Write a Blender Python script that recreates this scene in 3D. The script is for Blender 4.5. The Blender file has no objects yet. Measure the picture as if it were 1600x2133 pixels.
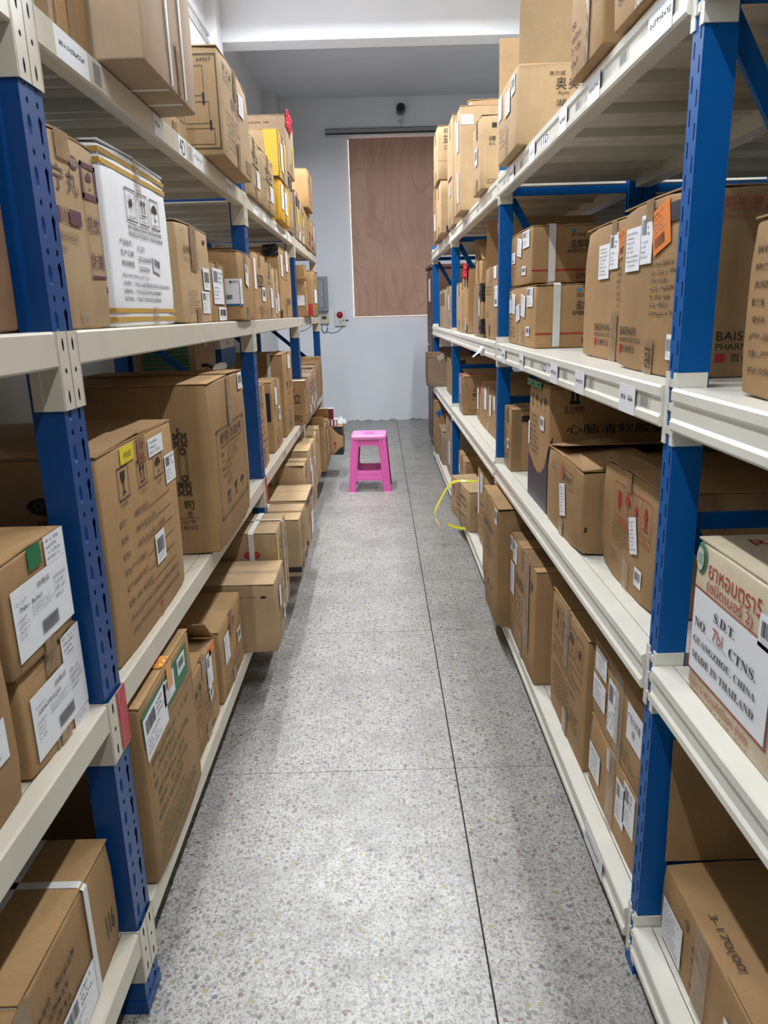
import bpy, math, random
from mathutils import Vector, Matrix, noise
rnd = random.Random(11)
S = bpy.context.scene
COL = S.collection

# ---------------------------------------------------------------- camera, world, lamps, exposure
def setup_camera():
    pitch, roll = .2638, -.0285
    fw = Vector((0, math.cos(pitch), -math.sin(pitch)))
    r0 = Vector((1, 0, 0)); u0 = r0.cross(fw)
    R = r0 * math.cos(roll) + u0 * math.sin(roll)
    U = -r0 * math.sin(roll) + u0 * math.cos(roll)
    cd = bpy.data.cameras.new('camera'); cd.sensor_width = 36; cd.sensor_fit = 'AUTO'
    cd.lens = 1537.5 / 2133 * 36; cd.clip_start = .02
    co = bpy.data.objects.new('camera', cd); COL.objects.link(co)
    m = Matrix(((R.x, U.x, -fw.x, 0), (R.y, U.y, -fw.y, 0), (R.z, U.z, -fw.z, 1.45), (0, 0, 0, 1)))
    co.matrix_world = m
    cd.dof.use_dof = True; cd.dof.focus_distance = 3.6; cd.dof.aperture_fstop = 11
    S.camera = co
setup_camera()
W = bpy.data.worlds.new('world'); S.world = W; W.use_nodes = True
W.node_tree.nodes['Background'].inputs[0].default_value = (.62, .68, .8, 1)
W.node_tree.nodes['Background'].inputs[1].default_value = .15
S.view_settings.view_transform = 'Standard'; S.view_settings.look = 'None'
S.view_settings.gamma = 1; S.view_settings.use_curve_mapping = False
S.view_settings.exposure = .32
cy = S.cycles; cy.max_bounces = 6; cy.diffuse_bounces = 3; cy.glossy_bounces = 2; cy.transmission_bounces = 3; cy.transparent_max_bounces = 6
cy.caustics_reflective = False; cy.caustics_refractive = False; cy.use_adaptive_sampling = True; cy.adaptive_threshold = .07; cy.use_denoising = True
LAMPS = [(-.55, .2, 46), (.68, .2, 46), (-.55, 2.9, 36), (.68, 2.9, 36), (-.55, 5.6, 84), (.68, 5.6, 84)]   # x, y, watts
LAMP_Z = 3.80
LAMP_COL = (.945, .975, 1.03)

# ---------------------------------------------------------------- materials
MATS = {}
def nodes_of(name):
    m = bpy.data.materials.new(name); m.use_nodes = True
    nt = m.node_tree; b = nt.nodes['Principled BSDF']
    return m, nt, b
def N(nt, t, **kw):
    n = nt.nodes.new(t)
    for k, v in kw.items():
        if k.startswith('i_'):
            k2 = k[2:]; n.inputs[int(k2) if k2.isdigit() else k2.replace('_', ' ')].default_value = v
        else: setattr(n, k, v)
    return n
def mixc(nt, fac, a, b, blend='MIX'):
    n = nt.nodes.new('ShaderNodeMix'); n.data_type = 'RGBA'; n.blend_type = blend
    for s, v in ((n.inputs[0], fac), (n.inputs[6], a), (n.inputs[7], b)):
        if hasattr(v, 'default_value'): nt.links.new(v, s)
        elif isinstance(v, (int, float)): s.default_value = v
        else: s.default_value = (*v, 1)
    return n.outputs[2]
def ramp(nt, fac, stops, interp='LINEAR'):
    n = nt.nodes.new('ShaderNodeValToRGB'); n.color_ramp.interpolation = interp
    el = n.color_ramp.elements
    while len(el) < len(stops): el.new(.5)
    for e, (p, c) in zip(el, stops):
        e.position = p; e.color = (c, c, c, 1) if isinstance(c, (int, float)) else (*c, 1)
    nt.links.new(fac, n.inputs[0]); return n.outputs[0]
def plain(name, col, rough=.5, metal=0, spec=.5, var=0, scale=6, bump=0, bscale=60):
    if name in MATS: return MATS[name]
    m, nt, b = nodes_of(name)
    b.inputs['Roughness'].default_value = rough; b.inputs['Metallic'].default_value = metal
    b.inputs['Specular IOR Level'].default_value = spec
    b.inputs['Base Color'].default_value = (*col, 1)
    tc = N(nt, 'ShaderNodeTexCoord')
    if var:
        no = N(nt, 'ShaderNodeTexNoise', i_Scale=scale, i_Detail=4.0); nt.links.new(tc.outputs['Object'], no.inputs['Vector'])
        f = ramp(nt, no.outputs['Fac'], [(.3, 0.0), (.7, 1.0)])
        c = mixc(nt, f, tuple(x * (1 - var) for x in col), tuple(min(1, x * (1 + var)) for x in col))
        nt.links.new(c, b.inputs['Base Color'])
    if bump:
        n2 = N(nt, 'ShaderNodeTexNoise', i_Scale=bscale, i_Detail=3.0); nt.links.new(tc.outputs['Object'], n2.inputs['Vector'])
        bp = N(nt, 'ShaderNodeBump', i_Strength=bump, i_Distance=.01); nt.links.new(n2.outputs['Fac'], bp.inputs['Height'])
        nt.links.new(bp.outputs[0], b.inputs['Normal'])
    MATS[name] = m; return m
def cardboard(name, col, dark=.16, streak=1.0):
    if name in MATS: return MATS[name]
    m, nt, b = nodes_of(name); b.inputs['Roughness'].default_value = .72; b.inputs['Specular IOR Level'].default_value = .3
    tc = N(nt, 'ShaderNodeTexCoord'); oi = N(nt, 'ShaderNodeObjectInfo')
    off = N(nt, 'ShaderNodeVectorMath', operation='SCALE'); off.inputs[0].default_value = (37, 91, 53)
    nt.links.new(oi.outputs['Random'], off.inputs['Scale'])
    ad = N(nt, 'ShaderNodeVectorMath', operation='ADD'); nt.links.new(tc.outputs['Object'], ad.inputs[0]); nt.links.new(off.outputs[0], ad.inputs[1])
    n1 = N(nt, 'ShaderNodeTexNoise', i_Scale=5.0, i_Detail=5.0, i_Roughness=.6); nt.links.new(ad.outputs[0], n1.inputs['Vector'])
    mp = N(nt, 'ShaderNodeMapping'); mp.inputs['Scale'].default_value = (90, 90, 3); nt.links.new(ad.outputs[0], mp.inputs['Vector'])
    n2 = N(nt, 'ShaderNodeTexNoise', i_Scale=1.0, i_Detail=2.0); nt.links.new(mp.outputs[0], n2.inputs['Vector'])
    n3 = N(nt, 'ShaderNodeTexNoise', i_Scale=260.0, i_Detail=2.0); nt.links.new(ad.outputs[0], n3.inputs['Vector'])
    lo = tuple(x * (1 - dark) for x in col); hi = tuple(min(1, x * (1 + dark * .7)) for x in col)
    c = mixc(nt, ramp(nt, n1.outputs['Fac'], [(.3, 0.0), (.72, 1.0)]), lo, hi)
    c = mixc(nt, ramp(nt, n2.outputs['Fac'], [(.35, 0.0), (.65, .16 * streak)]), c, tuple(x * .72 for x in col))
    c = mixc(nt, ramp(nt, n3.outputs['Fac'], [(.45, 0.0), (.75, .18 * streak)]), c, tuple(x * .6 for x in col))
    hs = N(nt, 'ShaderNodeHueSaturation'); nt.links.new(c, hs.inputs['Color'])
    mr = N(nt, 'ShaderNodeMapRange', i_3=.86, i_4=1.12); nt.links.new(oi.outputs['Random'], mr.inputs[0]); nt.links.new(mr.outputs[0], hs.inputs['Value'])
    nt.links.new(hs.outputs[0], b.inputs['Base Color'])
    bp = N(nt, 'ShaderNodeBump', i_Strength=.12 * streak, i_Distance=.006); nt.links.new(n2.outputs['Fac'], bp.inputs['Height']); nt.links.new(bp.outputs[0], b.inputs['Normal'])
    MATS[name] = m; return m
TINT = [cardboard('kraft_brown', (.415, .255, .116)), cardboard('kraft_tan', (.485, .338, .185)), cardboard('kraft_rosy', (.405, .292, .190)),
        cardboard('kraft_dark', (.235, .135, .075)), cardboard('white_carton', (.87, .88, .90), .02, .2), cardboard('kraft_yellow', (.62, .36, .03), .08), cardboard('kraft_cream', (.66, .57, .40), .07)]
INK = {}
for k, c, r in (('k', (.018, .017, .018), .5), ('d', (.085, .055, .035), .7), ('r', (.42, .022, .03), .6), ('g', (.012, .17, .06), .5), ('p', (.11, .035, .06), .6),
                ('w', (.84, .86, .89), .55), ('y', (.80, .68, .02), .5), ('o', (.80, .22, .03), .5), ('a', (.55, .33, .06), .5), ('n', (.02, .022, .035), .4),
                ('e', (.33, .35, .38), .6), ('t', (.05, .25, .32), .6), ('b', (.01, .12, .42), .5), ('c', (.62, .60, .50), .6), ('G', (.10, .16, .08), .7), ('R', (.45, .10, .09), .6), ('s', (.72, .72, .70), .35),
                ('f', (.20, .13, .08), .7), ('m', (.09, .27, .19), .6), ('Y', (.66, .40, .03), .5), ('B', (.012, .012, .09), .5)):
    INK[k] = plain('ink_' + {'k': 'black', 'd': 'brown', 'r': 'red', 'g': 'green', 'p': 'plum', 'w': 'paper_white', 'y': 'yellow', 'o': 'orange', 'a': 'gold', 'n': 'charcoal', 'e': 'grey', 't': 'teal', 'b': 'blue', 'c': 'cream', 'G': 'moss', 'R': 'faded_red', 's': 'strap_white', 'f': 'faded_brown', 'm': 'mint', 'Y': 'amber', 'B': 'navy'}[k], c, r)
def tape_mat(name, col, rough=.18, alpha=.55):
    if name in MATS: return MATS[name]
    m, nt, b = nodes_of(name); b.inputs['Base Color'].default_value = (*col, 1); b.inputs['Roughness'].default_value = rough
    b.inputs['Alpha'].default_value = alpha
    tc = N(nt, 'ShaderNodeTexCoord'); n2 = N(nt, 'ShaderNodeTexNoise', i_Scale=35.0, i_Detail=3.0); nt.links.new(tc.outputs['Object'], n2.inputs['Vector'])
    bp = N(nt, 'ShaderNodeBump', i_Strength=.35, i_Distance=.01); nt.links.new(n2.outputs['Fac'], bp.inputs['Height']); nt.links.new(bp.outputs[0], b.inputs['Normal'])
    MATS[name] = m; return m
TAPE = tape_mat('packing_tape', (.38, .25, .13), .16, .6)
TAPEC = tape_mat('clear_tape', (.50, .40, .30), .12, .22)
FILM = {'k': plain('black_plastic', (.012, .012, .014), .22, bump=.5, bscale=30), 'r': plain('red_plastic', (.62, .02, .05), .25, bump=.4, bscale=30), 'g': plain('green_plastic', (.03, .30, .10), .25, bump=.4, bscale=40), 'w': tape_mat('clear_plastic', (.8, .83, .87), .08, .4), 'o': plain('orange_plastic', (.75, .3, .03), .3)}
CREAM = plain('cream_paint', (.63, .585, .475), .34, var=.05, scale=9, bump=.05, bscale=25)
CREAM2 = plain('pale_cream_paint', (.80, .785, .69), .32, var=.05, scale=9, bump=.05, bscale=25)
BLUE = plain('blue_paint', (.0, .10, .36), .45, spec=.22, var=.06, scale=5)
BLUE_SHADED = plain('shaded_blue_paint', (.003, .058, .225), .38, spec=.4, var=.08, scale=5)  # same blue paint, with the shade on the wall-side posts put into the colour
DARK = plain('dark_gap', (.02, .02, .022), .8)
def wall_mat():
    m, nt, b = nodes_of('wall_plaster'); b.inputs['Roughness'].default_value = .6
    g = N(nt, 'ShaderNodeNewGeometry')
    n1 = N(nt, 'ShaderNodeTexNoise', i_Scale=1.6, i_Detail=6.0); nt.links.new(g.outputs['Position'], n1.inputs['Vector'])
    c = mixc(nt, ramp(nt, n1.outputs['Fac'], [(.3, 0.0), (.7, 1.0)]), (.73, .76, .80), (.79, .815, .85))
    n2 = N(nt, 'ShaderNodeTexNoise', i_Scale=22.0, i_Detail=6.0, i_Roughness=.7); nt.links.new(g.outputs['Position'], n2.inputs['Vector'])
    c = mixc(nt, ramp(nt, n2.outputs['Fac'], [(.64, 0.0), (.74, .35)]), c, (.50, .52, .56))
    sx = N(nt, 'ShaderNodeSeparateXYZ'); nt.links.new(g.outputs['Position'], sx.inputs[0])
    n3 = N(nt, 'ShaderNodeTexNoise', i_Scale=9.0, i_Detail=5.0, i_Roughness=.75); nt.links.new(g.outputs['Position'], n3.inputs['Vector'])
    ma = N(nt, 'ShaderNodeMath', operation='MULTIPLY_ADD', i_1=-.16, i_2=.085); nt.links.new(n3.outputs['Fac'], ma.inputs[0])
    ad = N(nt, 'ShaderNodeMath', operation='ADD'); nt.links.new(sx.outputs['Z'], ad.inputs[0]); nt.links.new(ma.outputs[0], ad.inputs[1])
    c = mixc(nt, ramp(nt, ad.outputs[0], [(.006, .8), (.03, 0.0)]), c, (.16, .15, .15))
    nt.links.new(c, b.inputs['Base Color'])
    bp = N(nt, 'ShaderNodeBump', i_Strength=.08, i_Distance=.02); nt.links.new(n1.outputs['Fac'], bp.inputs['Height']); nt.links.new(bp.outputs[0], b.inputs['Normal'])
    return m
WALL = wall_mat()
def terrazzo():
    m, nt, b = nodes_of('terrazzo')
    g = N(nt, 'ShaderNodeNewGeometry')
    nd = N(nt, 'ShaderNodeTexNoise', i_Scale=60.0, i_Detail=1.0); nt.links.new(g.outputs['Position'], nd.inputs['Vector'])
    wob = N(nt, 'ShaderNodeVectorMath', operation='MULTIPLY_ADD'); nt.links.new(nd.outputs['Color'], wob.inputs[0]); wob.inputs[1].default_value = (.012, .012, 0); nt.links.new(g.outputs['Position'], wob.inputs[2])
    big = N(nt, 'ShaderNodeTexNoise', i_Scale=2.2, i_Detail=6.0, i_Roughness=.65); nt.links.new(g.outputs['Position'], big.inputs['Vector'])
    med = N(nt, 'ShaderNodeTexNoise', i_Scale=9.0, i_Detail=6.0, i_Roughness=.7); nt.links.new(g.outputs['Position'], med.inputs['Vector'])
    c = mixc(nt, ramp(nt, big.outputs['Fac'], [(.32, 0.0), (.68, 1.0)]), (0.317, 0.310, 0.287), (0.403, 0.397, 0.368))
    def chips(scale, lim, keep, cols, c, amt=1.0, metric='EUCLIDEAN'):
        v = N(nt, 'ShaderNodeTexVoronoi', voronoi_dimensions='2D', distance=metric, i_Scale=scale); nt.links.new(wob.outputs[0], v.inputs['Vector'])
        s = N(nt, 'ShaderNodeSeparateColor'); nt.links.new(v.outputs['Color'], s.inputs[0])
        inn = ramp(nt, v.outputs['Distance'], [(lim * .82, 1.0), (lim, 0.0)])
        kp = ramp(nt, s.outputs[0], [(0.0, 0.0), (keep, amt)], 'CONSTANT')
        mu = N(nt, 'ShaderNodeMath', operation='MULTIPLY'); nt.links.new(inn, mu.inputs[0]); nt.links.new(kp, mu.inputs[1])
        st = [(i / len(cols), q) for i, q in enumerate(cols)]
        return mixc(nt, mu.outputs[0], c, ramp(nt, s.outputs[1], st, 'CONSTANT'))
    c = chips(240, .48, .40, [(0.216, 0.208, 0.191), (0.166, 0.157, 0.145), (0.432, 0.423, 0.389), (0.259, 0.244, 0.227), (0.475, 0.466, 0.432)], c, .85)
    c = chips(125, .42, .40, [(0.194, 0.186, 0.173), (0.158, 0.139, 0.127), (0.446, 0.437, 0.404), (0.238, 0.226, 0.212), (0.180, 0.146, 0.138), (0.288, 0.281, 0.255), (0.418, 0.409, 0.375)], c, .85)
    c = chips(70, .36, .66, [(0.137, 0.139, 0.135), (0.202, 0.201, 0.184), (0.151, 0.091, 0.089), (0.194, 0.194, 0.166), (0.173, 0.183, 0.184), (0.223, 0.219, 0.142), (0.216, 0.208, 0.195)], c, .8)
    c = chips(38, .24, .80, [(0.259, 0.263, 0.064), (0.108, 0.113, 0.106), (0.173, 0.183, 0.120), (0.079, 0.091, 0.099), (0.144, 0.073, 0.071), (0.158, 0.153, 0.142)], c, .85)
    dirt = N(nt, 'ShaderNodeTexNoise', i_Scale=3.4, i_Detail=8.0, i_Roughness=.72); nt.links.new(g.outputs['Position'], dirt.inputs['Vector'])
    c = mixc(nt, ramp(nt, med.outputs['Fac'], [(.52, 0.0), (.78, .45)]), c, (0.180, 0.175, 0.166))
    c = mixc(nt, ramp(nt, dirt.outputs['Fac'], [(.46, 0.0), (.70, .55)]), c, (0.169, 0.164, 0.156))
    c = mixc(nt, ramp(nt, big.outputs['Fac'], [(.58, 0.0), (.76, .5)]), c, (0.274, 0.277, 0.276))
    nt.links.new(c, b.inputs['Base Color'])
    nt.links.new(ramp(nt, med.outputs['Fac'], [(.3, .30), (.7, .52)]), b.inputs['Roughness'])
    b.inputs['Specular IOR Level'].default_value = .5
    bp = N(nt, 'ShaderNodeBump', i_Strength=.12, i_Distance=.01); nt.links.new(med.outputs['Fac'], bp.inputs['Height']); nt.links.new(bp.outputs[0], b.inputs['Normal'])
    return m
TERRA = terrazzo()
def plywood():
    m, nt, b = nodes_of('plywood'); b.inputs['Roughness'].default_value = .5
    tc = N(nt, 'ShaderNodeTexCoord')
    mp = N(nt, 'ShaderNodeMapping'); mp.inputs['Scale'].default_value = (1.5, 1, .5); nt.links.new(tc.outputs['Object'], mp.inputs['Vector'])
    n0 = N(nt, 'ShaderNodeTexNoise', i_Scale=1.2, i_Detail=1.5, i_Distortion=1.1); nt.links.new(mp.outputs[0], n0.inputs['Vector'])
    ml = N(nt, 'ShaderNodeMath', operation='MULTIPLY', i_1=8.0); nt.links.new(n0.outputs['Fac'], ml.inputs[0])
    fr = N(nt, 'ShaderNodeMath', operation='PINGPONG', i_1=.5); nt.links.new(ml.outputs[0], fr.inputs[0])
    n1 = N(nt, 'ShaderNodeTexNoise', i_Scale=3.0, i_Detail=5.0); nt.links.new(mp.outputs[0], n1.inputs['Vector'])
    mp2 = N(nt, 'ShaderNodeMapping'); mp2.inputs['Scale'].default_value = (70, 70, 2.5); nt.links.new(tc.outputs['Object'], mp2.inputs['Vector'])
    n2 = N(nt, 'ShaderNodeTexNoise', i_Scale=1.0, i_Detail=3.0); nt.links.new(mp2.outputs[0], n2.inputs['Vector'])
    c = mixc(nt, ramp(nt, n1.outputs['Fac'], [(.3, 0.0), (.7, 1.0)]), (.42, .235, .155), (.54, .32, .225))
    c = mixc(nt, ramp(nt, fr.outputs[0], [(0.0, .6), (.13, 0.0)]), c, (.36, .19, .12))
    c = mixc(nt, ramp(nt, n2.outputs['Fac'], [(.4, 0.0), (.7, .25)]), c, (.32, .17, .11))
    nt.links.new(c, b.inputs['Base Color']); return m
WOOD = plain('brown_wood', (.085, .036, .020), .45, var=.3, scale=7, bump=.1)

# ---------------------------------------------------------------- mesh helpers
class M:
    def __init__(s): s.v = []; s.f = []
    def add(s, vs, fs):
        o = len(s.v); s.v += [tuple(v) for v in vs]; s.f += [tuple(i + o for i in f) for f in fs]; return s
    def box(s, x0, x1, y0, y1, z0, z1):
        return s.add([(x0, y0, z0), (x1, y0, z0), (x1, y1, z0), (x0, y1, z0), (x0, y0, z1), (x1, y0, z1), (x1, y1, z1), (x0, y1, z1)],
                     [(0, 3, 2, 1), (4, 5, 6, 7), (0, 1, 5, 4), (1, 2, 6, 5), (2, 3, 7, 6), (3, 0, 4, 7)])
    def prism(s, prof, axis, a, b):     # closed profile extruded along an axis
        n = len(prof)
        def P(p, t): return {'y': (p[0], t, p[1]), 'x': (t, p[0], p[1]), 'z': (p[0], p[1], t)}[axis]
        return s.add([P(p, a) for p in prof] + [P(p, b) for p in prof],
                     [(i, (i + 1) % n, n + (i + 1) % n, n + i) for i in range(n)] + [tuple(range(n))[::-1], tuple(range(n, 2 * n))])
    def tube(s, pts, r, k=8, close=False, flat=1.0):
        pts = [Vector(p) for p in pts]; n = len(pts); rings = []
        up = Vector((0, 0, 1))
        for i, p in enumerate(pts):
            a = pts[i - 1] if (i or close) else p; b = pts[(i + 1) % n] if (i < n - 1 or close) else p
            t = (b - a).normalized(); sd = t.cross(up)
            if sd.length < 1e-4: sd = t.cross(Vector((0, 1, 0)))
            sd.normalize(); w = sd.cross(t)
            rings.append([p + sd * math.cos(q * math.tau / k) * r + w * math.sin(q * math.tau / k) * r * flat for q in range(k)])
        vs = [q for rg in rings for q in rg]; fs = []
        for i in range(n if close else n - 1):
            j = (i + 1) % n
            fs += [(i * k + q, i * k + (q + 1) % k, j * k + (q + 1) % k, j * k + q) for q in range(k)]
        if not close: fs += [tuple(range(k))[::-1], tuple((n - 1) * k + q for q in range(k))]
        return s.add(vs, fs)
    def lathe(s, prof, c, axis='z', k=24):
        vs = []; n = len(prof)
        for q in range(k):
            a = q * math.tau / k
            for r, t in prof:
                x, y = r * math.cos(a), r * math.sin(a)
                vs.append({'z': (c[0] + x, c[1] + y, c[2] + t), 'y': (c[0] + x, c[1] + t, c[2] + y), 'x': (c[0] + t, c[1] + x, c[2] + y)}[axis])
        return s.add(vs, [(q * n + i, ((q + 1) % k) * n + i, ((q + 1) % k) * n + i + 1, q * n + i + 1) for q in range(k) for i in range(n - 1)])
def mesh(name, m, mat, smooth=False):
    me = bpy.data.meshes.new(name); me.from_pydata(m.v, [], m.f); me.update()
    me.materials.append(mat)
    if smooth:
        me.polygons.foreach_set('use_smooth', [True] * len(me.polygons))
    return me
def link(name, me, parent=None, loc=None, rot=None, scale=None):
    o = bpy.data.objects.new(name, me); COL.objects.link(o)
    if parent: o.parent = parent
    if loc is not None: o.location = loc
    if rot is not None: o.rotation_euler = rot
    if scale is not None: o.scale = scale
    return o
def obj(name, m, mat, parent=None, smooth=False, loc=None, rot=None):
    return link(name, mesh(name, m, mat, smooth), parent, loc, rot)
def thing(name, label, cat, loc=(0, 0, 0), rz=0, group=None):
    o = bpy.data.objects.new(name, None); COL.objects.link(o); o.location = loc; o.rotation_euler = (0, 0, rz)
    o.empty_display_size = .05
    o['label'] = label; o['category'] = cat
    if group: o['group'] = group
    return o
def struct(o): o['kind'] = 'structure'; return o
_G = {}
def glyphs(s):
    if s in _G: return _G[s]
    cu = bpy.data.curves.new('lettering', 'FONT'); cu.body = s; cu.resolution_u = 3; cu.fill_mode = 'FRONT'; cu.dimensions = '2D'
    o = bpy.data.objects.new('lettering', cu); COL.objects.link(o)
    me = bpy.data.meshes.new_from_object(o)
    v = [(p.co.x, p.co.y) for p in me.vertices]; f = [tuple(q.vertices) for q in me.polygons]
    bpy.data.objects.remove(o); bpy.data.curves.remove(cu); bpy.data.meshes.remove(me)
    if not v: v = [(0, 0), (1, 0), (1, 1)]; f = [(0, 1, 2)]
    x0 = min(p[0] for p in v); x1 = max(p[0] for p in v); y0 = min(p[1] for p in v); y1 = max(p[1] for p in v)
    _G[s] = ([((p[0] - x0) / (x1 - x0 or 1), (p[1] - y0) / (y1 - y0 or 1)) for p in v], f)
    return _G[s]
# flat print on a face: 2D shapes in metres, kept by colour
class P:
    def __init__(s): s.c = {}
    def put(s, col, vs, fs):
        m = s.c.setdefault(col, M()); m.add([(a, b, 0) for a, b in vs], fs)
    def rect(s, col, a, b, c, d): s.put(col, [(a, b), (c, b), (c, d), (a, d)], [(0, 1, 2, 3)])
    def poly(s, col, pts): s.put(col, pts, [tuple(range(len(pts)))])
    def ell(s, col, cx, cy, rx, ry, k=24): s.poly(col, [(cx + rx * math.cos(i * math.tau / k), cy + ry * math.sin(i * math.tau / k)) for i in range(k)])
    def text(s, col, t, a, b, c, d):
        v, f = glyphs(t); s.put(col, [(a + x * (c - a), b + y * (d - b)) for x, y in v], f)
    def frame(s, col, a, b, c, d, w):
        s.rect(col, a, b, c, b + w); s.rect(col, a, d - w, c, d); s.rect(col, a, b, a + w, d); s.rect(col, c - w, b, c, d)
    def marks(s, col, a, b, c, d):      # one small unreadable character
        w, h = c - a, d - b; t = h * .13; tv = w * .14
        for i in range(rnd.choice((2, 3, 3))):
            y = b + h * (.08 + .8 * rnd.random()); x0 = a + w * .25 * rnd.random(); s.rect(col, x0, y, x0 + w * (.5 + .4 * rnd.random()), y + t)
        for i in range(rnd.choice((1, 2, 2))):
            x = a + w * (.1 + .75 * rnd.random()); y0 = b + h * .3 * rnd.random(); s.rect(col, x, y0, x + tv, y0 + h * (.5 + .4 * rnd.random()))
    def rows(s, col, a, b, c, d, n, fill=.62, ragged=.45):
        ph = (d - b) / n
        for i in range(n):
            h = ph * fill; y = d - (i + 1) * ph + (ph - h) / 2; x = a; end = a + (c - a) * (1 - ragged * rnd.random())
            while x + h * .8 < end:
                if rnd.random() > .1: s.marks(col, x, y, x + h * .8, y + h)
                x += h * .95
    def bars(s, col, a, b, c, d):
        x = a; u = (c - a) / 46
        while x < c - u:
            w = u * rnd.choice((1, 1, 2)); s.rect(col, x, b, min(c, x + w), d); x += w + u * rnd.choice((1, 1, 2))
    def icon(s, col, k, a, b, c, d):
        w, h = c - a, d - b
        q = lambda pts: s.poly(col, [(a + x * w, b + y * h) for x, y in pts])
        if k == 'g':
            q([(.22, .95), (.78, .95), (.72, .62), (.56, .48), (.44, .48), (.28, .62)]); q([(.45, .5), (.55, .5), (.55, .14), (.45, .14)]); q([(.28, .05), (.72, .05), (.6, .16), (.4, .16)])
        elif k == 'a':
            for x in (.3, .7):
                q([(x - .05, .2), (x + .05, .2), (x + .05, .7), (x - .05, .7)]); q([(x - .16, .66), (x + .16, .66), (x, .95)])
            q([(.12, .06), (.88, .06), (.88, .13), (.12, .13)])
        elif k == 'u':
            q([(.5 + .42 * math.cos(i * math.pi / 10), .5 + .4 * math.sin(i * math.pi / 10)) for i in range(11)]); q([(.47, .1), (.53, .1), (.53, .5), (.47, .5)]); q([(.47, .1), (.53, .16), (.7, .16), (.66, .08), (.55, .05)])
        elif k == 's':
            q([(.5 + .2 * math.cos(i * math.tau / 12), .5 + .2 * math.sin(i * math.tau / 12)) for i in range(12)])
            for i in range(10):
                t = i * math.tau / 10; e = .07
                q([(.5 + .26 * math.cos(t - e), .5 + .26 * math.sin(t - e)), (.5 + .46 * math.cos(t - e / 2), .5 + .46 * math.sin(t - e / 2)), (.5 + .46 * math.cos(t + e / 2), .5 + .46 * math.sin(t + e / 2)), (.5 + .26 * math.cos(t + e), .5 + .26 * math.sin(t + e))])
        elif k == 'h':
            q([(.42, .08), (.48, .3), (.3, .55), (.24, .85), (.14, .85), (.16, .45), (.3, .25), (.3, .08)]); q([(.58, .08), (.7, .08), (.7, .25), (.84, .45), (.86, .85), (.76, .85), (.7, .55), (.52, .3)])
            q([(.5, .95), (.64, .75), (.58, .5), (.5, .4), (.42, .5), (.36, .75)])
        elif k == 'A':
            q([(.12, .55), (.88, .55), (.5, .97)]); q([(.3, .2), (.7, .2), (.7, .55), (.3, .55)]); q([(.1, .05), (.9, .05), (.9, .12), (.1, .12)])
        elif k == 'f':     # flower of petals
            for i in range(9):
                t = i * math.tau / 9
                q([(.5 + r * math.cos(t + e), .5 + r * math.sin(t + e)) for r, e in ((.14, 0), (.3, .24), (.48, .12), (.34, -.2))])
    def build(s, fr, off, parent, name, rot=0, centre=None, extra=None):
        o_, u_, v_, n_ = fr
        for col, m in s.c.items():
            if rot and centre:
                ca, sa = math.cos(rot), math.sin(rot)
                m.v = [(centre[0] + (x - centre[0]) * ca - (y - centre[1]) * sa, centre[1] + (x - centre[0]) * sa + (y - centre[1]) * ca, 0) for x, y, _ in m.v]
            m.v = [tuple(o_ + u_ * x + v_ * y + n_ * off) for x, y, _ in m.v]
            ob = obj(name, m, INK[col], parent)
            if extra: ob['kind'] = extra
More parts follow.
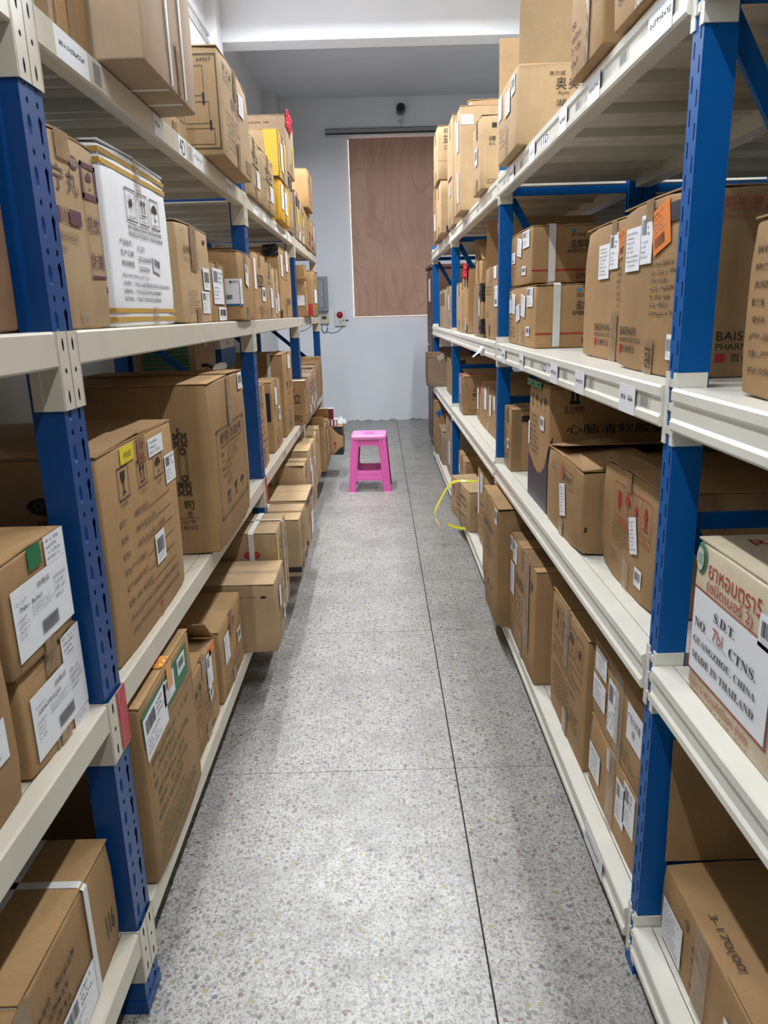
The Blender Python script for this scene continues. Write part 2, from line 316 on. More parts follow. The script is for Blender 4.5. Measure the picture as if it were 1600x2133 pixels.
def rbox(hx, hy, z1, r=.006, n=3, dent=.0022, seed=0, crush=.006):
    """carton body with rounded edges, faces pressed slightly in"""
    hz = z1 / 2; h = (hx, hy, hz); rr = random.Random(seed)
    def line(a):
        t = [-a, -a + r * .3, -a + r]; t += [-a + r + (2 * a - 2 * r) * i / (n + 1) for i in range(1, n + 1)]; t += [a - r, a - r * .3, a]; return t
    ax = [line(q) for q in h]; idx = {}; V = []; F = []
    cr = {c: Vector((rr.random(), rr.random(), rr.random())) * crush for c in ((i, j, k) for i in (-1, 1) for j in (-1, 1) for k in (-1, 1))}
    off = Vector((rr.random() * 50, rr.random() * 50, rr.random() * 50))
    def vid(i, j, k):
        key = (i, j, k)
        if key in idx: return idx[key]
        p = Vector((ax[0][i], ax[1][j], ax[2][k])); inn = Vector([max(-h[q] + r, min(h[q] - r, p[q])) for q in range(3)])
        d = p - inn
        if d.length > 1e-9: p = inn + d.normalized() * r
        for q in range(3):
            o1, o2 = [w for w in range(3) if w != q]
            if abs(abs(p[q]) - h[q]) < 1e-4:
                b = (1 - (p[o1] / h[o1]) ** 2) * (1 - (p[o2] / h[o2]) ** 2)
                p[q] -= math.copysign(dent * max(0, b) * (.4 + noise.noise(p * 9 + off) * .6 + .6), p[q])
        sg = (1 if p.x > 0 else -1, 1 if p.y > 0 else -1, 1 if p.z > 0 else -1)
        wgt = max(0, (abs(p.x) / hx - .8) / .2) * max(0, (abs(p.y) / hy - .8) / .2) * max(0, (abs(p.z) / hz - .8) / .2)
        c = cr[sg]; p -= Vector((sg[0] * c.x, sg[1] * c.y, sg[2] * c.z)) * wgt
        p.z += hz; idx[key] = len(V); V.append(tuple(p)); return idx[key]
    nx, ny, nz = (len(a) for a in ax)
    for k, e in ((0, 1), (nz - 1, 0)):
        for i in range(nx - 1):
            for j in range(ny - 1):
                q = [vid(i, j, k), vid(i + 1, j, k), vid(i + 1, j + 1, k), vid(i, j + 1, k)]; F.append(tuple(q[::-1] if e else q))
    for j, e in ((0, 0), (ny - 1, 1)):
        for i in range(nx - 1):
            for k in range(nz - 1):
                q = [vid(i, j, k), vid(i + 1, j, k), vid(i + 1, j, k + 1), vid(i, j, k + 1)]; F.append(tuple(q[::-1] if e else q))
    for i, e in ((0, 1), (nx - 1, 0)):
        for j in range(ny - 1):
            for k in range(nz - 1):
                q = [vid(i, j, k), vid(i, j + 1, k), vid(i, j + 1, k + 1), vid(i, j, k + 1)]; F.append(tuple(q[::-1] if e else q))
    m = M(); m.v = V; m.f = F; return m
def crumple(name, c, u, v, w, mat, parent=None, seed=1, n=9):
    """a creased plastic patch: spans c +- u, c +- v, and stands off along w"""
    rr = random.Random(seed); o = Vector((rr.random() * 40, rr.random() * 40, 0)); m = M(); vs = []
    c, u, v, w = Vector(c), Vector(u), Vector(v), Vector(w)
    for i in range(n + 1):
        for j in range(n + 1):
            a, b = i / n * 2 - 1, j / n * 2 - 1
            h = noise.noise(Vector((a * 2.2, b * 2.2, 0)) + o) * .5 + noise.noise(Vector((a * 5, b * 5, 3)) + o) * .35
            dome = max(0, 1 - max(abs(a), abs(b)) ** 3)
            vs.append(c + u * (a + .16 * h) + v * (b + .16 * noise.noise(Vector((a * 3, b * 3, 9)) + o)) + w * (.3 + .7 * dome) * max(.05, .55 + h))
    m.add(vs, [(i * (n + 1) + j, (i + 1) * (n + 1) + j, (i + 1) * (n + 1) + j + 1, i * (n + 1) + j + 1) for i in range(n) for j in range(n)])
    return obj(name, m, mat, parent)

# ---------------------------------------------------------------- the room
XL, XR, YB, YF, ZC = -1.33, 6.6, 10.25, -8.0, 4.05
def sbox(name, a, mat): return struct(obj(name, M().box(*a), mat))
fl = sbox('floor', (XL - .1, XR + .1, YF - .1, YB + .1, -.12, -.012), DARK)
PIT = 1.089
slab = mesh('terrazzo_slab', M().box(.0018, PIT - .0028, .0012, PIT - .0012, -.012, 0), TERRA)
for i in range(-2, 6):
    for j in range(-10, 8):
        x0 = .21 + i * PIT; y0 = 2.119 + j * PIT
        if x0 + PIT < XL or x0 > XR or y0 > YB: continue
        link('terrazzo_slab', slab, fl, (x0, y0, 0))
sbox('wall_back', (XL - .15, XR + .15, YB, YB + .15, -.05, ZC + .1), WALL)
sbox('wall_left', (XL - .15, XL, YF, YB, -.05, ZC + .1), WALL)
sbox('wall_right', (XR, XR + .15, YF, YB, -.05, ZC + .1), WALL)
sbox('wall_front', (XL - .15, XR + .15, YF - .15, YF, -.05, ZC + .1), WALL)
sbox('ceiling', (XL - .15, XR + .15, YF - .15, YB + .15, ZC, ZC + .15), WALL)
sbox('trim_1', (XL, XR, 7.0, 7.22, 3.67, ZC), WALL)                      # downstand beam across the room
sbox('trim_2', (XL, -1.175, 9.98, YB, 0, ZC), WALL)                       # pilaster in the corner
sbox('trim_3', (XL, XL + .09, 6.78, 7.0, 0, ZC), WALL)                    # shallow pier under the beam
cond = M()
for z in (3.60, 3.655): cond.tube([(XL + .02, YF + .1, z), (XL + .02, 6.78, z)], .011)
struct(obj('trim_4', cond, plain('grey_conduit', (.42, .42, .43), .5)))
# boarded window at the end of the aisle
win = thing('window_1', 'daylit window pane behind the plywood board', 'window'); struct(win)
emi, nt, b = nodes_of('daylight_pane'); b.inputs['Emission Color'].default_value = (1, .93, .82, 1); b.inputs['Emission Strength'].default_value = 1.5
obj('pane', M().box(-.3225, .80, YB - .006, YB - .002, 1.4015, 3.57), emi, win)
ply = thing('plywood_board', 'large reddish-brown plywood board covering the window at the end of the aisle', 'board', (.235, YB - .03, 1.405))
obj('board', M().box(-.553, .565, -.009, .009, 0, 2.172), plywood(), ply)
nail = plain('nail_steel', (.55, .5, .45), .4, .8)
for x, z in ((-.02, .14), (-.42, .11), (.05, 1.93), (-.2, 1.3), (.3, .6)):
    obj('nail', M().lathe([(0, -.0115), (.006, -.0105), (.007, -.009)], (x, 0, z), 'y', 10), nail, ply)
rail = thing('roller_track', 'long grey metal track fixed above the plywood board', 'track', (.2, YB - .03, 3.62))
obj('housing', M().prism([(-.03, .02), (.028, .02), (.028, .075), (-.012, .075), (-.03, .06)], 'x', -.80, .80), plain('track_metal', (.30, .30, .31), .45, .3), rail)
obj('slot', M().box(-.80, .80, -.026, .02, .002, .018), DARK, rail)
obj('lower_lip', M().box(-.80, .80, -.03, .028, -.012, .001), plain('track_lip', (.52, .52, .53), .4, .2), rail)
cam = thing('security_camera', 'small black-faced security camera high on the end wall', 'camera', (.348, YB - .001, 3.86))
obj('bracket', M().tube([(0, -.001, -.10), (0, -.05, -.09), (0, -.075, -.02)], .010).lathe([(0, 0), (.03, -.001), (.03, -.012), (0, -.013)], (0, 0, -.10), 'y', 16), plain('white_plastic', (.7, .7, .7), .4), cam, True)
obj('housing', M().lathe([(0, -.19), (.048, -.19), (.056, -.18), (.056, -.03), (.045, -.018), (0, -.018)], (0, 0, .02), 'y', 20), plain('dark_housing', (.03, .03, .034), .3), cam)
obj('lens', M().lathe([(0, -.196), (.026, -.196), (.03, -.19)], (0, 0, .02), 'y', 20), plain('lens_glass', (.008, .008, .01), .1), cam)
obj('wire', M().tube([(0, -.004, -.1), (.004, -.004, -.13), (-.002, -.004, -.155)], .004, 6), plain('white_plastic', (.7, .7, .7), .4), cam)
pb = thing('electrical_panel', 'grey metal electrical panel box on the end wall', 'panel', (-.80, YB - .001, 1.496))
gm = plain('panel_grey', (.235, .27, .285), .4, .1)
obj('body', M().box(-.15, .137, -.11, 0, 0, .432), gm, pb)
obj('door_gap', M().box(-.1245, .0895, -.1115, -.1101, .0305, .3945), DARK, pb)
obj('door', M().box(-.12, .085, -.118, -.1118, .035, .39), plain('panel_grey_door', (.26, .295, .31), .38, .1), pb)
obj('lock', M().lathe([(0, -.124), (.01, -.123), (.011, -.118)], (.065, 0, .2), 'y', 12), plain('lock_steel', (.5, .5, .5), .3, .8), pb)
th = thing('wall_gauge', 'small cream wall controller with grey display under the panel', 'controller', (-.722, YB - .001, 1.321))
crm = plain('cream_plastic', (.58, .55, .38), .45)
obj('body', M().prism([(0, 0), (-.036, .004), (-.04, .015), (-.036, .108), (0, .116)], 'x', -.058, .058), crm, th)
obj('display', M().box(-.036, .028, -.0435, -.036, .066, .103), plain('lcd', (.06, .09, .065), .2), th)
al = thing('fire_alarm', 'white alarm box with round red lamp beside the controller', 'alarm', (-.515, YB - .001, 1.296))
wp = plain('alarm_white', (.68, .67, .62), .4)
obj('body', M().box(-.07, .07, -.045, 0, 0, .197), wp, al)
obj('lamp_dome', M().lathe([(0, -.078), (.02, -.075), (.036, -.065), (.043, -.045)], (0, 0, .138), 'y', 24), plain('red_dome', (.36, .008, .015), .15), al, True)
obj('speaker_grille', M().lathe([(.022, -.0465), (.018, -.0465), (.018, -.048), (.022, -.048), (.022, -.0465)], (.003, 0, .048), 'y', 20).box(-.001, .007, -.0475, -.045, .03, .066), plain('grille_grey', (.35, .35, .34), .5), al)
obj('button', M().lathe([(0, -.052), (.008, -.051), (.009, -.045)], (.043, 0, .069), 'y', 12), plain('black_knob', (.02, .02, .02), .4), al)
obj('antenna', M().tube([(.07, -.02, .069), (.11, -.02, .072)], .006), plain('black_knob', (.02, .02, .02), .4), al)
wm = plain('grey_cable', (.30, .32, .36), .5)
def cable(name, label, pts, r, m):
    c = obj(name, M().tube(pts, r, 6), m, None, True); c['label'] = label; c['category'] = 'cable'
def arc(a, b, sag, n=12):
    a, b = Vector(a), Vector(b); return [a.lerp(b, t / n) + Vector((0, 0, -sag * 4 * t / n * (1 - t / n))) for t in range(n + 1)]
yw = YB - .012
cable('alarm_cable', 'thin grey cable sagging between the controller and the alarm', arc((-.70, yw, 1.23), (-.455, yw, 1.32), .06), .0045, wm)
cable('looped_cable', 'dark cable loop hanging under the cream controller', [(-.76, yw, 1.317), (-.77, yw - .01, 1.26), (-.745, yw - .015, 1.215), (-.71, yw - .015, 1.215), (-.69, yw, 1.26), (-.695, yw, 1.317)], .006, plain('navy_cable', (.05, .05, .10), .5))
cable('black_cable', 'black cable hanging down the wall behind the last rack bay', [(-1.13, yw, 1.62), (-1.15, yw, 1.35), (-1.12, yw, 1.1), (-1.10, yw, .7), (-1.11, yw, .3)], .008, plain('black_cable_rubber', (.02, .02, .022), .5))
cable('wall_wire', 'thin wire curving along the wall behind the rack shelf', arc((-1.12, yw, 1.25), (-.86, yw, 1.36), .05), .004, wm)
# lamps: long tubes hung under the ceiling
for i, (x, y, wt) in enumerate(LAMPS):
    where = '%s, %s' % (('hung over the near aisle', 'hung over mid aisle', 'hung before the ceiling beam')[i // 2], ('nearer the side wall', 'above the blue slotted rack')[i % 2])
    t = thing('tube_light', 'white tube light ' + where, 'light', (x, y, LAMP_Z), 0, 'ceiling tube lights')
    for yy in (-.5, .5): obj('hanging_rod', M().tube([(0, yy, .08), (0, yy, ZC - LAMP_Z)], .006), plain('lamp_white', (.75, .75, .75), .4), t)
    obj('housing', M().box(-.05, .05, -.75, .75, .035, .085), plain('lamp_white', (.75, .75, .75), .4), t)
    em, nt, b = nodes_of('tube_glow'); b.inputs['Emission Color'].default_value = (*LAMP_COL, 1); b.inputs['Emission Strength'].default_value = 3
    obj('tube', M().tube([(0, -.72, .015), (0, .72, .015)], .014, 12), em, t)
    ld = bpy.data.lights.new('tube_light', 'AREA'); ld.shape = 'RECTANGLE'; ld.size = .06; ld.size_y = 1.4; ld.energy = wt; ld.color = LAMP_COL
    lo = bpy.data.objects.new('tube_glow', ld); COL.objects.link(lo); lo.parent = t; lo.location = (0, 0, -.005)

# ---------------------------------------------------------------- racks
def ring(m, rect, hole, P3, recess=0):
    """a flat cell with an eight-sided opening (or a pressed dent)"""
    a, b, c, d = rect; am, bm = (a + c) / 2, (b + d) / 2
    out = [(c, bm), (c, d), (am, d), (a, d), (a, bm), (a, b), (am, b), (c, b)]
    m.add([P3(*p) for p in out] + [P3(*p) for p in hole], [(i, (i + 1) % 8, 8 + (i + 1) % 8, 8 + i) for i in range(8)])
    if recess:
        ins = [((p[0] - am) * .7 + am, (p[1] - bm) * .85 + bm) for p in hole]
        m.add([P3(*p) for p in hole] + [P3(*p, -recess) for p in ins], [(i, (i + 1) % 8, 8 + (i + 1) % 8, 8 + i) for i in range(8)] + [tuple(range(8, 16))])
def oct8(cx, cz, rx, rz): return [(cx + rx * math.cos(i * math.pi / 4), cz + rz * math.sin(i * math.pi / 4)) for i in range(8)]
def slot8(cx, cz, rx, rz): return [(cx + rx, cz), (cx + rx, cz + rz), (cx, cz + rz), (cx - rx, cz + rz), (cx - rx, cz), (cx - rx, cz - rz), (cx, cz - rz), (cx + rx, cz - rz)]
def drop8(cx, cz, r, l): return [(cx + r * .55, cz), (cx + r, cz + l * .6), (cx, cz + l), (cx - r, cz + l * .6), (cx - r * .55, cz), (cx - r * .5, cz - l * .8), (cx, cz - l), (cx + r * .5, cz - l * .8)]
def post_mesh(kind, s, h, wy, dx):
    """s: +1 when the aisle lies towards +x. Open C section, aisle face at x=0, centred on y=0."""
    m = M(); x = lambda d: -s * d
    m.box(*sorted((x(.0006), x(dx))), -wy / 2, -wy / 2 + .0025, 0, h).box(*sorted((x(.0006), x(dx))), wy / 2 - .0025, wy / 2, 0, h)
    m.box(*sorted((x(dx - .0025), x(dx))), -wy / 2 + .0025, -wy / 2 + .014, 0, h).box(*sorted((x(dx - .0025), x(dx))), wy / 2 - .014, wy / 2 - .0025, 0, h)
    P3 = lambda a, b, d=0: (s * d, a, b)
    y0, y1 = -wy / 2, wy / 2
    if kind == 'drop':
        z = 0; ym = 0
        while z + .075 <= h + 1e-6:
            ring(m, (y0, z, ym, z + .05), oct8(y0 + wy * .27, z + .025, .0075, .018), P3, .004)
            ring(m, (ym, z, y1, z + .05), drop8(wy * .24, z + .026, .0075, .022), P3)
            ring(m, (y0, z + .05, ym, z + .075), oct8(y0 + wy * .29, z + .0625, .0042, .0055), P3)
            ring(m, (ym, z + .05, y1, z + .075), oct8(wy * .22, z + .0625, .0042, .0055), P3)
            z += .075
        m.add([P3(y0, z), P3(y1, z), P3(y1, h), P3(y0, h)], [(0, 1, 2, 3)])
    elif kind == 'slot':
        for c0, c1, o in ((y0, 0, 0), (0, y1, .025)):
            z = o
            if o: m.add([P3(c0, 0), P3(c1, 0), P3(c1, o), P3(c0, o)], [(0, 1, 2, 3)])
            while z + .05 <= h + 1e-6:
                ring(m, (c0, z, c1, z + .05), slot8((c0 + c1) / 2, z + .025, .0022, .013), P3); z += .05
            if h - z > 1e-4: m.add([P3(c0, z), P3(c1, z), P3(c1, h), P3(c0, h)], [(0, 1, 2, 3)])
    else: m.add([P3(y0, 0), P3(y1, 0), P3(y1, h), P3(y0, h)], [(0, 1, 2, 3)])
    return m
def rack(rid, name, label, s, xf, depth, ys, zs, kind, wy, dx, h, paint, steel, rail_h, conn_up, full=True, front=True):
    """xf: plane of the aisle face; s: +1 when the aisle lies towards +x"""
    root = thing(name, label, 'rack', (xf, 0, 0)); xb = -s * depth
    pm = mesh('post', post_mesh(kind, s, h, wy, dx), paint); pr = mesh('rear_post', post_mesh('plain', -s, h, wy, dx), paint)
    fm = mesh('foot', M().box(*sorted((s * .003, -s * (dx + .003))), -wy / 2 - .003, wy / 2 + .003, 0, .03), paint)
    L = depth - 2 * dx; br = mesh('brace', M().box(-L / 2, L / 2, -.006, .006, -.016, .016), paint)
    for y in ys:
        p = link('post', pm, root, (0, y, 0)); link('foot', fm, p)
        link('rear_post', pr, root, (xb, y, 0))
        for z in (.28, 1.05, 1.93): link('brace', br, root, (xb / 2, y, z))
        for za, zb in (((.30, 1.03), (1.07, 1.90)) if kind != 'drop' else ((1.00, 1.42),) if y > 2 else ()):
            a = math.atan2(zb - za, L); sl = math.hypot(L, zb - za) / L
            link('diagonal_brace', br, root, (xb / 2, y + .013, (za + zb) / 2), (0, s * a if kind != 'slot' else -s * a, 0), (sl, 1, 1))
    q = lambda d: -s * d
    if kind == 'slot':   # folded rail with a long groove in its face
        prof = [(q(-.012), -.004), (q(-.008), 0), (q(.030), 0), (q(.030), -rail_h), (q(-.008), -rail_h), (q(-.012), -rail_h + .005), (q(-.012), -rail_h + .018), (q(-.007), -rail_h + .024), (q(-.007), -.026), (q(-.012), -.020)]
    else:
        prof = [(q(-.004), -.004), (q(0), 0), (q(.030), 0), (q(.030), -rail_h), (q(0), -rail_h), (q(-.004), -rail_h + .004)]
    rprof = [(q(depth), 0), (q(depth - .03), 0), (q(depth - .03), -.055), (q(depth), -.055)]
    cm = M(); CH = .132; hw = wy / 2 - .001
    if kind == 'drop':
        P3 = lambda a, b, d=0: (s * (.0045 + d), a, b)
        for sg in (0,):
            zz = [-CH, -.088, -.044, 0]
            ring(cm, (.0012, zz[2], hw, 0), oct8(hw / 2, -.022, .004, .012), P3); ring(cm, (.0012, zz[1], hw, zz[2]), oct8(hw / 2, -.066, .004, .005), P3); ring(cm, (.0012, -CH, hw, zz[1]), oct8(hw / 2, -.110, .004, .012), P3)
        cm.box(*sorted((s * .0045, -s * (dx - .006))), hw, hw + .004, -CH, 0)
        cm.box(*sorted((s * .0045, s * .0005)), hw - .001, hw + .002, -CH, 0)
    else:
        cm.box(*sorted((s * .0035, -s * (dx - .004))), hw + .0015, hw + .0045, -CH, 0)
        cm.box(*sorted((s * .003, s * .0005)), hw - .012, hw + .0045, -CH, 0)
        for z in (-.012, -.055, -.098): cm.box(*sorted((s * .0045, -s * .002)), hw - .018, hw - .011, z - .014, z)
    cfar = mesh('connector', cm, steel)
    c2 = M(); c2.v = [(a, -b, c) for a, b, c in cm.v]; c2.f = [f[::-1] for f in cm.f]; cnear = mesh('connector', c2, steel)
    rails = {}; decks = {}
    for bi in range(len(ys) - 1):
        ya, yb = ys[bi] + wy / 2 + .0052, ys[bi + 1] - wy / 2 - .0052
        n = 7; pw = (yb - ya) / n
        key = round(pw, 3)
        if key not in decks:
            d = M(); x0, x1 = sorted((q(.0325), q(depth - .0302)))
            d.box(x0, x1, -pw / 2 + .0008, pw / 2 - .0008, -.003, 0)
            for yy in (-pw / 2 + .0008, pw / 2 - .0036): d.box(x0, x1, yy, yy + .0028, -.028, -.003)
            for yy in (-pw / 4, 0, pw / 4): d.add([(x0, yy - .016, -.0032), (x1, yy - .016, -.0032), (x1, yy - .006, -.012), (x0, yy - .006, -.012), (x1, yy + .006, -.012), (x0, yy + .006, -.012), (x1, yy + .016, -.0032), (x0, yy + .016, -.0032)], [(0, 1, 2, 3), (3, 2, 4, 5), (5, 4, 6, 7)])
            decks[key] = mesh('deck_panel', d, steel)
            rails[key] = mesh('front_rail', M().prism(prof, 'y', -(yb - ya) / 2, (yb - ya) / 2), steel), mesh('rear_rail', M().prism(rprof, 'y', -(yb - ya) / 2, (yb - ya) / 2), steel)
        for zi, z in enumerate(zs):
            r = link('front_rail', rails[key][0], root, (0, (ya + yb) / 2, z)); RAILS[(rid, bi, zi)] = r
            link('connector', cfar, r, (0, ys[bi] - (ya + yb) / 2, conn_up)); link('connector', cnear, r, (0, ys[bi + 1] - (ya + yb) / 2, conn_up))
            link('rear_rail', rails[key][1], root, (0, (ya + yb) / 2, z))
            for k in range(n): link('deck_panel', decks[key], root, (0, ya + (k + .5) * pw, z - .0005))
    return root
RAILS = {}
ra = rack('L', 'steel_shelving_rack', 'cream shelving rack with shade-darkened blue perforated posts standing along the side wall', 1, -.541, .60, [-.66, 1.307, 3.278, 5.124, 6.922], [1.9445, 1.4345, .7455, .2155], 'drop', .085, .055, 1.985, BLUE_SHADED, CREAM, .060, 0)
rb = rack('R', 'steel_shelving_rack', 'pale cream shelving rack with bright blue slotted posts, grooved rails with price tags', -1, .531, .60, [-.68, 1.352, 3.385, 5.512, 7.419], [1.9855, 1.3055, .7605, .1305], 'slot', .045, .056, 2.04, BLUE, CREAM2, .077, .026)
rc = rack('H', 'steel_shelving_rack', 'empty-looking back-to-back rack glimpsed behind the cartons of the bright blue rack', 1, 1.733, .60, [-.68, 1.352, 3.385, 5.512, 7.419], [1.9855, 1.3055, .7605, .1305], 'plain', .045, .056, 2.04, BLUE, CREAM2, .077, .026)

# ---------------------------------------------------------------- cartons
# key: (side, x of the aisle face, y near, y far, z bottom, z top, depth, tint)
L4,L3,L2,L1=1.945,1.435,.746,.216
R4,R3,R2,R1=1.986,1.306,.761,.131
BOX={
'A1a':('L',-.548,1.362,1.47,L4,2.26,.4,2),'A1b':('L',-.545,1.475,1.62,L4,2.26,.4,0),
'A2':('L',-.448,1.643,2.096,L4,2.42,.5,2),'A3':('L',-.56,2.15,2.45,L4,2.15,.4,1),
'A4':('L',-.474,2.57,3.10,L4,2.262,.5,1),'A5':('L',-.52,3.335,3.67,L4,2.19,.35,1),'A6':('L',-.52,3.685,4.14,L4,2.195,.35,1),
'A7l':('L',-.505,4.24,4.66,L4,2.155,.4,5),'A7u':('L',-.50,4.22,4.62,2.1585,2.39,.42,1),
'A8l':('L',-.525,4.83,5.07,L4,2.285,.4,2),'A8u':('L',-.52,4.83,5.24,2.2885,2.60,.45,2),
'A8b':('L',-.53,5.26,5.55,L4,2.25,.4,2),'A8c':('L',-.53,5.565,5.86,L4,2.22,.4,2),
'A9l':('L',-.525,5.89,6.36,L4,2.215,.4,0),'A9u':('L',-.495,5.88,6.28,2.2185,2.49,.42,0),'A10':('L',-.53,6.38,6.85,L4,2.19,.4,2),
'B0':('L',-.58,.80,1.235,L3,1.80,.4,3),
'B1':('L',-.557,1.362,1.602,L3,1.778,.42,1),'B2':('L',-.553,1.625,2.09,L3,1.805,.42,4),'B3':('L',-.555,2.17,2.585,L3,1.717,.4,1),
'B3b':('L',-.565,2.61,2.87,L3,1.635,.16,0),'B3c':('L',-.735,2.61,2.87,L3,1.73,.3,2),'B4':('L',-.519,2.90,3.22,L3,1.69,.35,0),
'B5':('L',-.557,3.475,3.88,L3,1.735,.4,0),'B6a':('L',-.56,3.92,4.12,L3,1.715,.4,1),'B6b':('L',-.56,4.14,4.36,L3,1.70,.4,1),
'B7':('L',-.557,4.40,4.98,L3,1.828,.42,0),'B8':('L',-.512,5.5,5.635,L3,1.685,.4,0),'B8b':('L',-.515,5.505,5.63,1.6905,1.79,.3,0),
'B9':('L',-.475,5.66,6.1,L3,1.763,.4,0),'B10':('L',-.53,6.2,6.86,L3,1.75,.4,3),
'C1c':('L',-.563,.62,.99,L2,1.0,.4,0),'C1b':('L',-.565,1.02,1.25,L2,.925,.34,0),'C1a':('L',-.557,1.0,1.225,.928,1.112,.34,0),
'C2':('L',-.552,1.40,1.93,L2,1.197,.47,0),'C3':('L',-.503,2.165,2.735,L2,1.266,.5,0),
'C4':('L',-.56,3.37,3.62,L2,1.135,.22,0),'C5':('L',-.565,3.86,4.2,L2,1.117,.22,0),'C6':('L',-.566,4.38,4.83,L2,1.23,.45,0),
'C7':('L',-.495,4.88,5.07,L2,1.032,.4,0),'C7b':('L',-.50,5.19,5.86,L2,1.035,.4,2),'C8a':('L',-.525,5.9,6.18,L2,1.05,.4,2),'C8b':('L',-.53,6.2,6.5,L2,1.06,.4,0),'C8c':('L',-.53,6.52,6.86,L2,1.085,.4,0),
'D0':('L',-.565,.50,1.245,L1,.462,.45,0),'D1':('L',-.525,1.39,1.80,L1,.662,.42,0),'D2':('L',-.548,1.84,2.15,L1,.48,.4,0),
'D3':('L',-.54,2.185,2.545,L1,.475,.45,0),'D4':('L',-.415,2.57,2.845,L1,.492,.5,1),'D5':('L',-.44,2.87,3.18,L1,.60,.45,1),
'D6':('L',-.408,3.40,3.71,L1,.506,.5,1),'D7':('L',-.413,3.83,4.21,L1,.493,.5,1),'D8':('L',-.46,4.24,4.48,L1,.60,.42,1),
'D9':('L',-.462,4.56,5.05,L1,.628,.45,1),'D10a':('L',-.49,5.3,5.78,L1,.61,.4,1),'D10b':('L',-.455,5.84,6.4,L1,.59,.42,0),'D11':('L',-.349,6.60,6.865,L1,.475,.5,0),
'E1':('R',.50,1.39,1.73,R4,2.32,.45,0),'E2':('R',.492,1.775,2.05,R4,2.42,.45,0),'E3':('R',.487,2.75,3.16,R4,2.24,.45,1),
'E4':('R',.488,3.66,3.97,R4,2.298,.4,1),'E5':('R',.472,4.40,4.76,R4,2.515,.4,1),'E6':('R',.572,4.79,5.06,R4,2.64,.4,1),
'E7':('R',.498,5.08,5.46,R4,2.635,.4,1),'E8l':('R',.462,5.60,6.0,R4,2.335,.4,1),'E8u':('R',.445,5.60,6.0,2.3385,2.685,.4,1),'E9':('R',.475,6.05,6.5,R4,2.4,.4,0),
'F6':('R',.578,.80,1.20,R3,1.575,.45,0),'F4':('R',.583,1.485,1.85,R3,1.665,.48,0),'F3':('R',.632,1.89,2.35,R3,1.668,.45,0),
'F2':('R',.572,2.78,3.345,R3,1.533,.48,0),'F1':('R',.578,2.90,3.345,1.5395,1.746,.47,0),
'M1':('R',.56,3.53,4.01,R3,1.655,.45,0),'M2':('R',.552,4.05,4.42,R3,1.585,.4,0),'M2b':('R',.60,4.44,4.74,R3,1.73,.4,0),
'M3':('R',.56,4.77,5.08,R3,1.70,.4,0),'M4':('R',.558,5.10,5.46,R3,1.63,.4,1),
'N1':('R',.57,5.60,5.97,R3,1.56,.4,2),'N2':('R',.572,6.0,6.45,R3,1.64,.4,2),'N3':('R',.57,6.48,7.1,R3,1.63,.4,2),
'G5':('R',.557,.78,1.25,R2,1.052,.5,6),'G4':('R',.60,1.53,1.955,R2,1.06,.48,0),'G3':('R',.554,1.995,2.43,R2,1.012,.48,0),
'G2':('R',.56,2.46,2.785,R2,1.195,.5,0),'G1':('R',.56,3.17,3.355,R2,1.032,.35,0),
'J1':('R',.62,3.87,4.65,R2,1.02,.42,0),'J2':('R',.632,4.68,4.88,R2,.985,.3,0),'J3':('R',.558,5.02,5.29,R2,1.022,.45,0),
'K0':('R',.59,6.2,6.62,R2,1.06,.4,0),'K':('R',.447,7.02,7.36,R2,1.07,.4,3),
'Hl':('R',.572,.74,1.31,R1,.318,.5,0),'Hk':('R',.567,1.45,1.855,R1,.35,.48,0),'Hj':('R',.566,1.45,1.85,.3525,.58,.48,0),
'Hi':('R',.558,1.885,2.315,R1,.55,.5,0),'Hh':('R',.52,2.41,2.90,R1,.567,.5,0),'Hg':('R',.466,2.915,3.357,R1,.66,.5,0),
'Hf':('R',.562,3.78,4.28,R1,.57,.45,0),'He':('R',.487,4.36,4.88,R1,.385,.45,1),'Hd':('R',.572,5.0,5.46,R1,.44,.42,0),
'Hc':('R',.555,5.74,6.35,R1,.60,.4,2),'Hb':('R',.53,6.42,6.85,R1,.43,.4,2),'Ha':('R',.515,6.95,7.35,R1,.63,.4,0),
}
FLAT = 3.5e-3
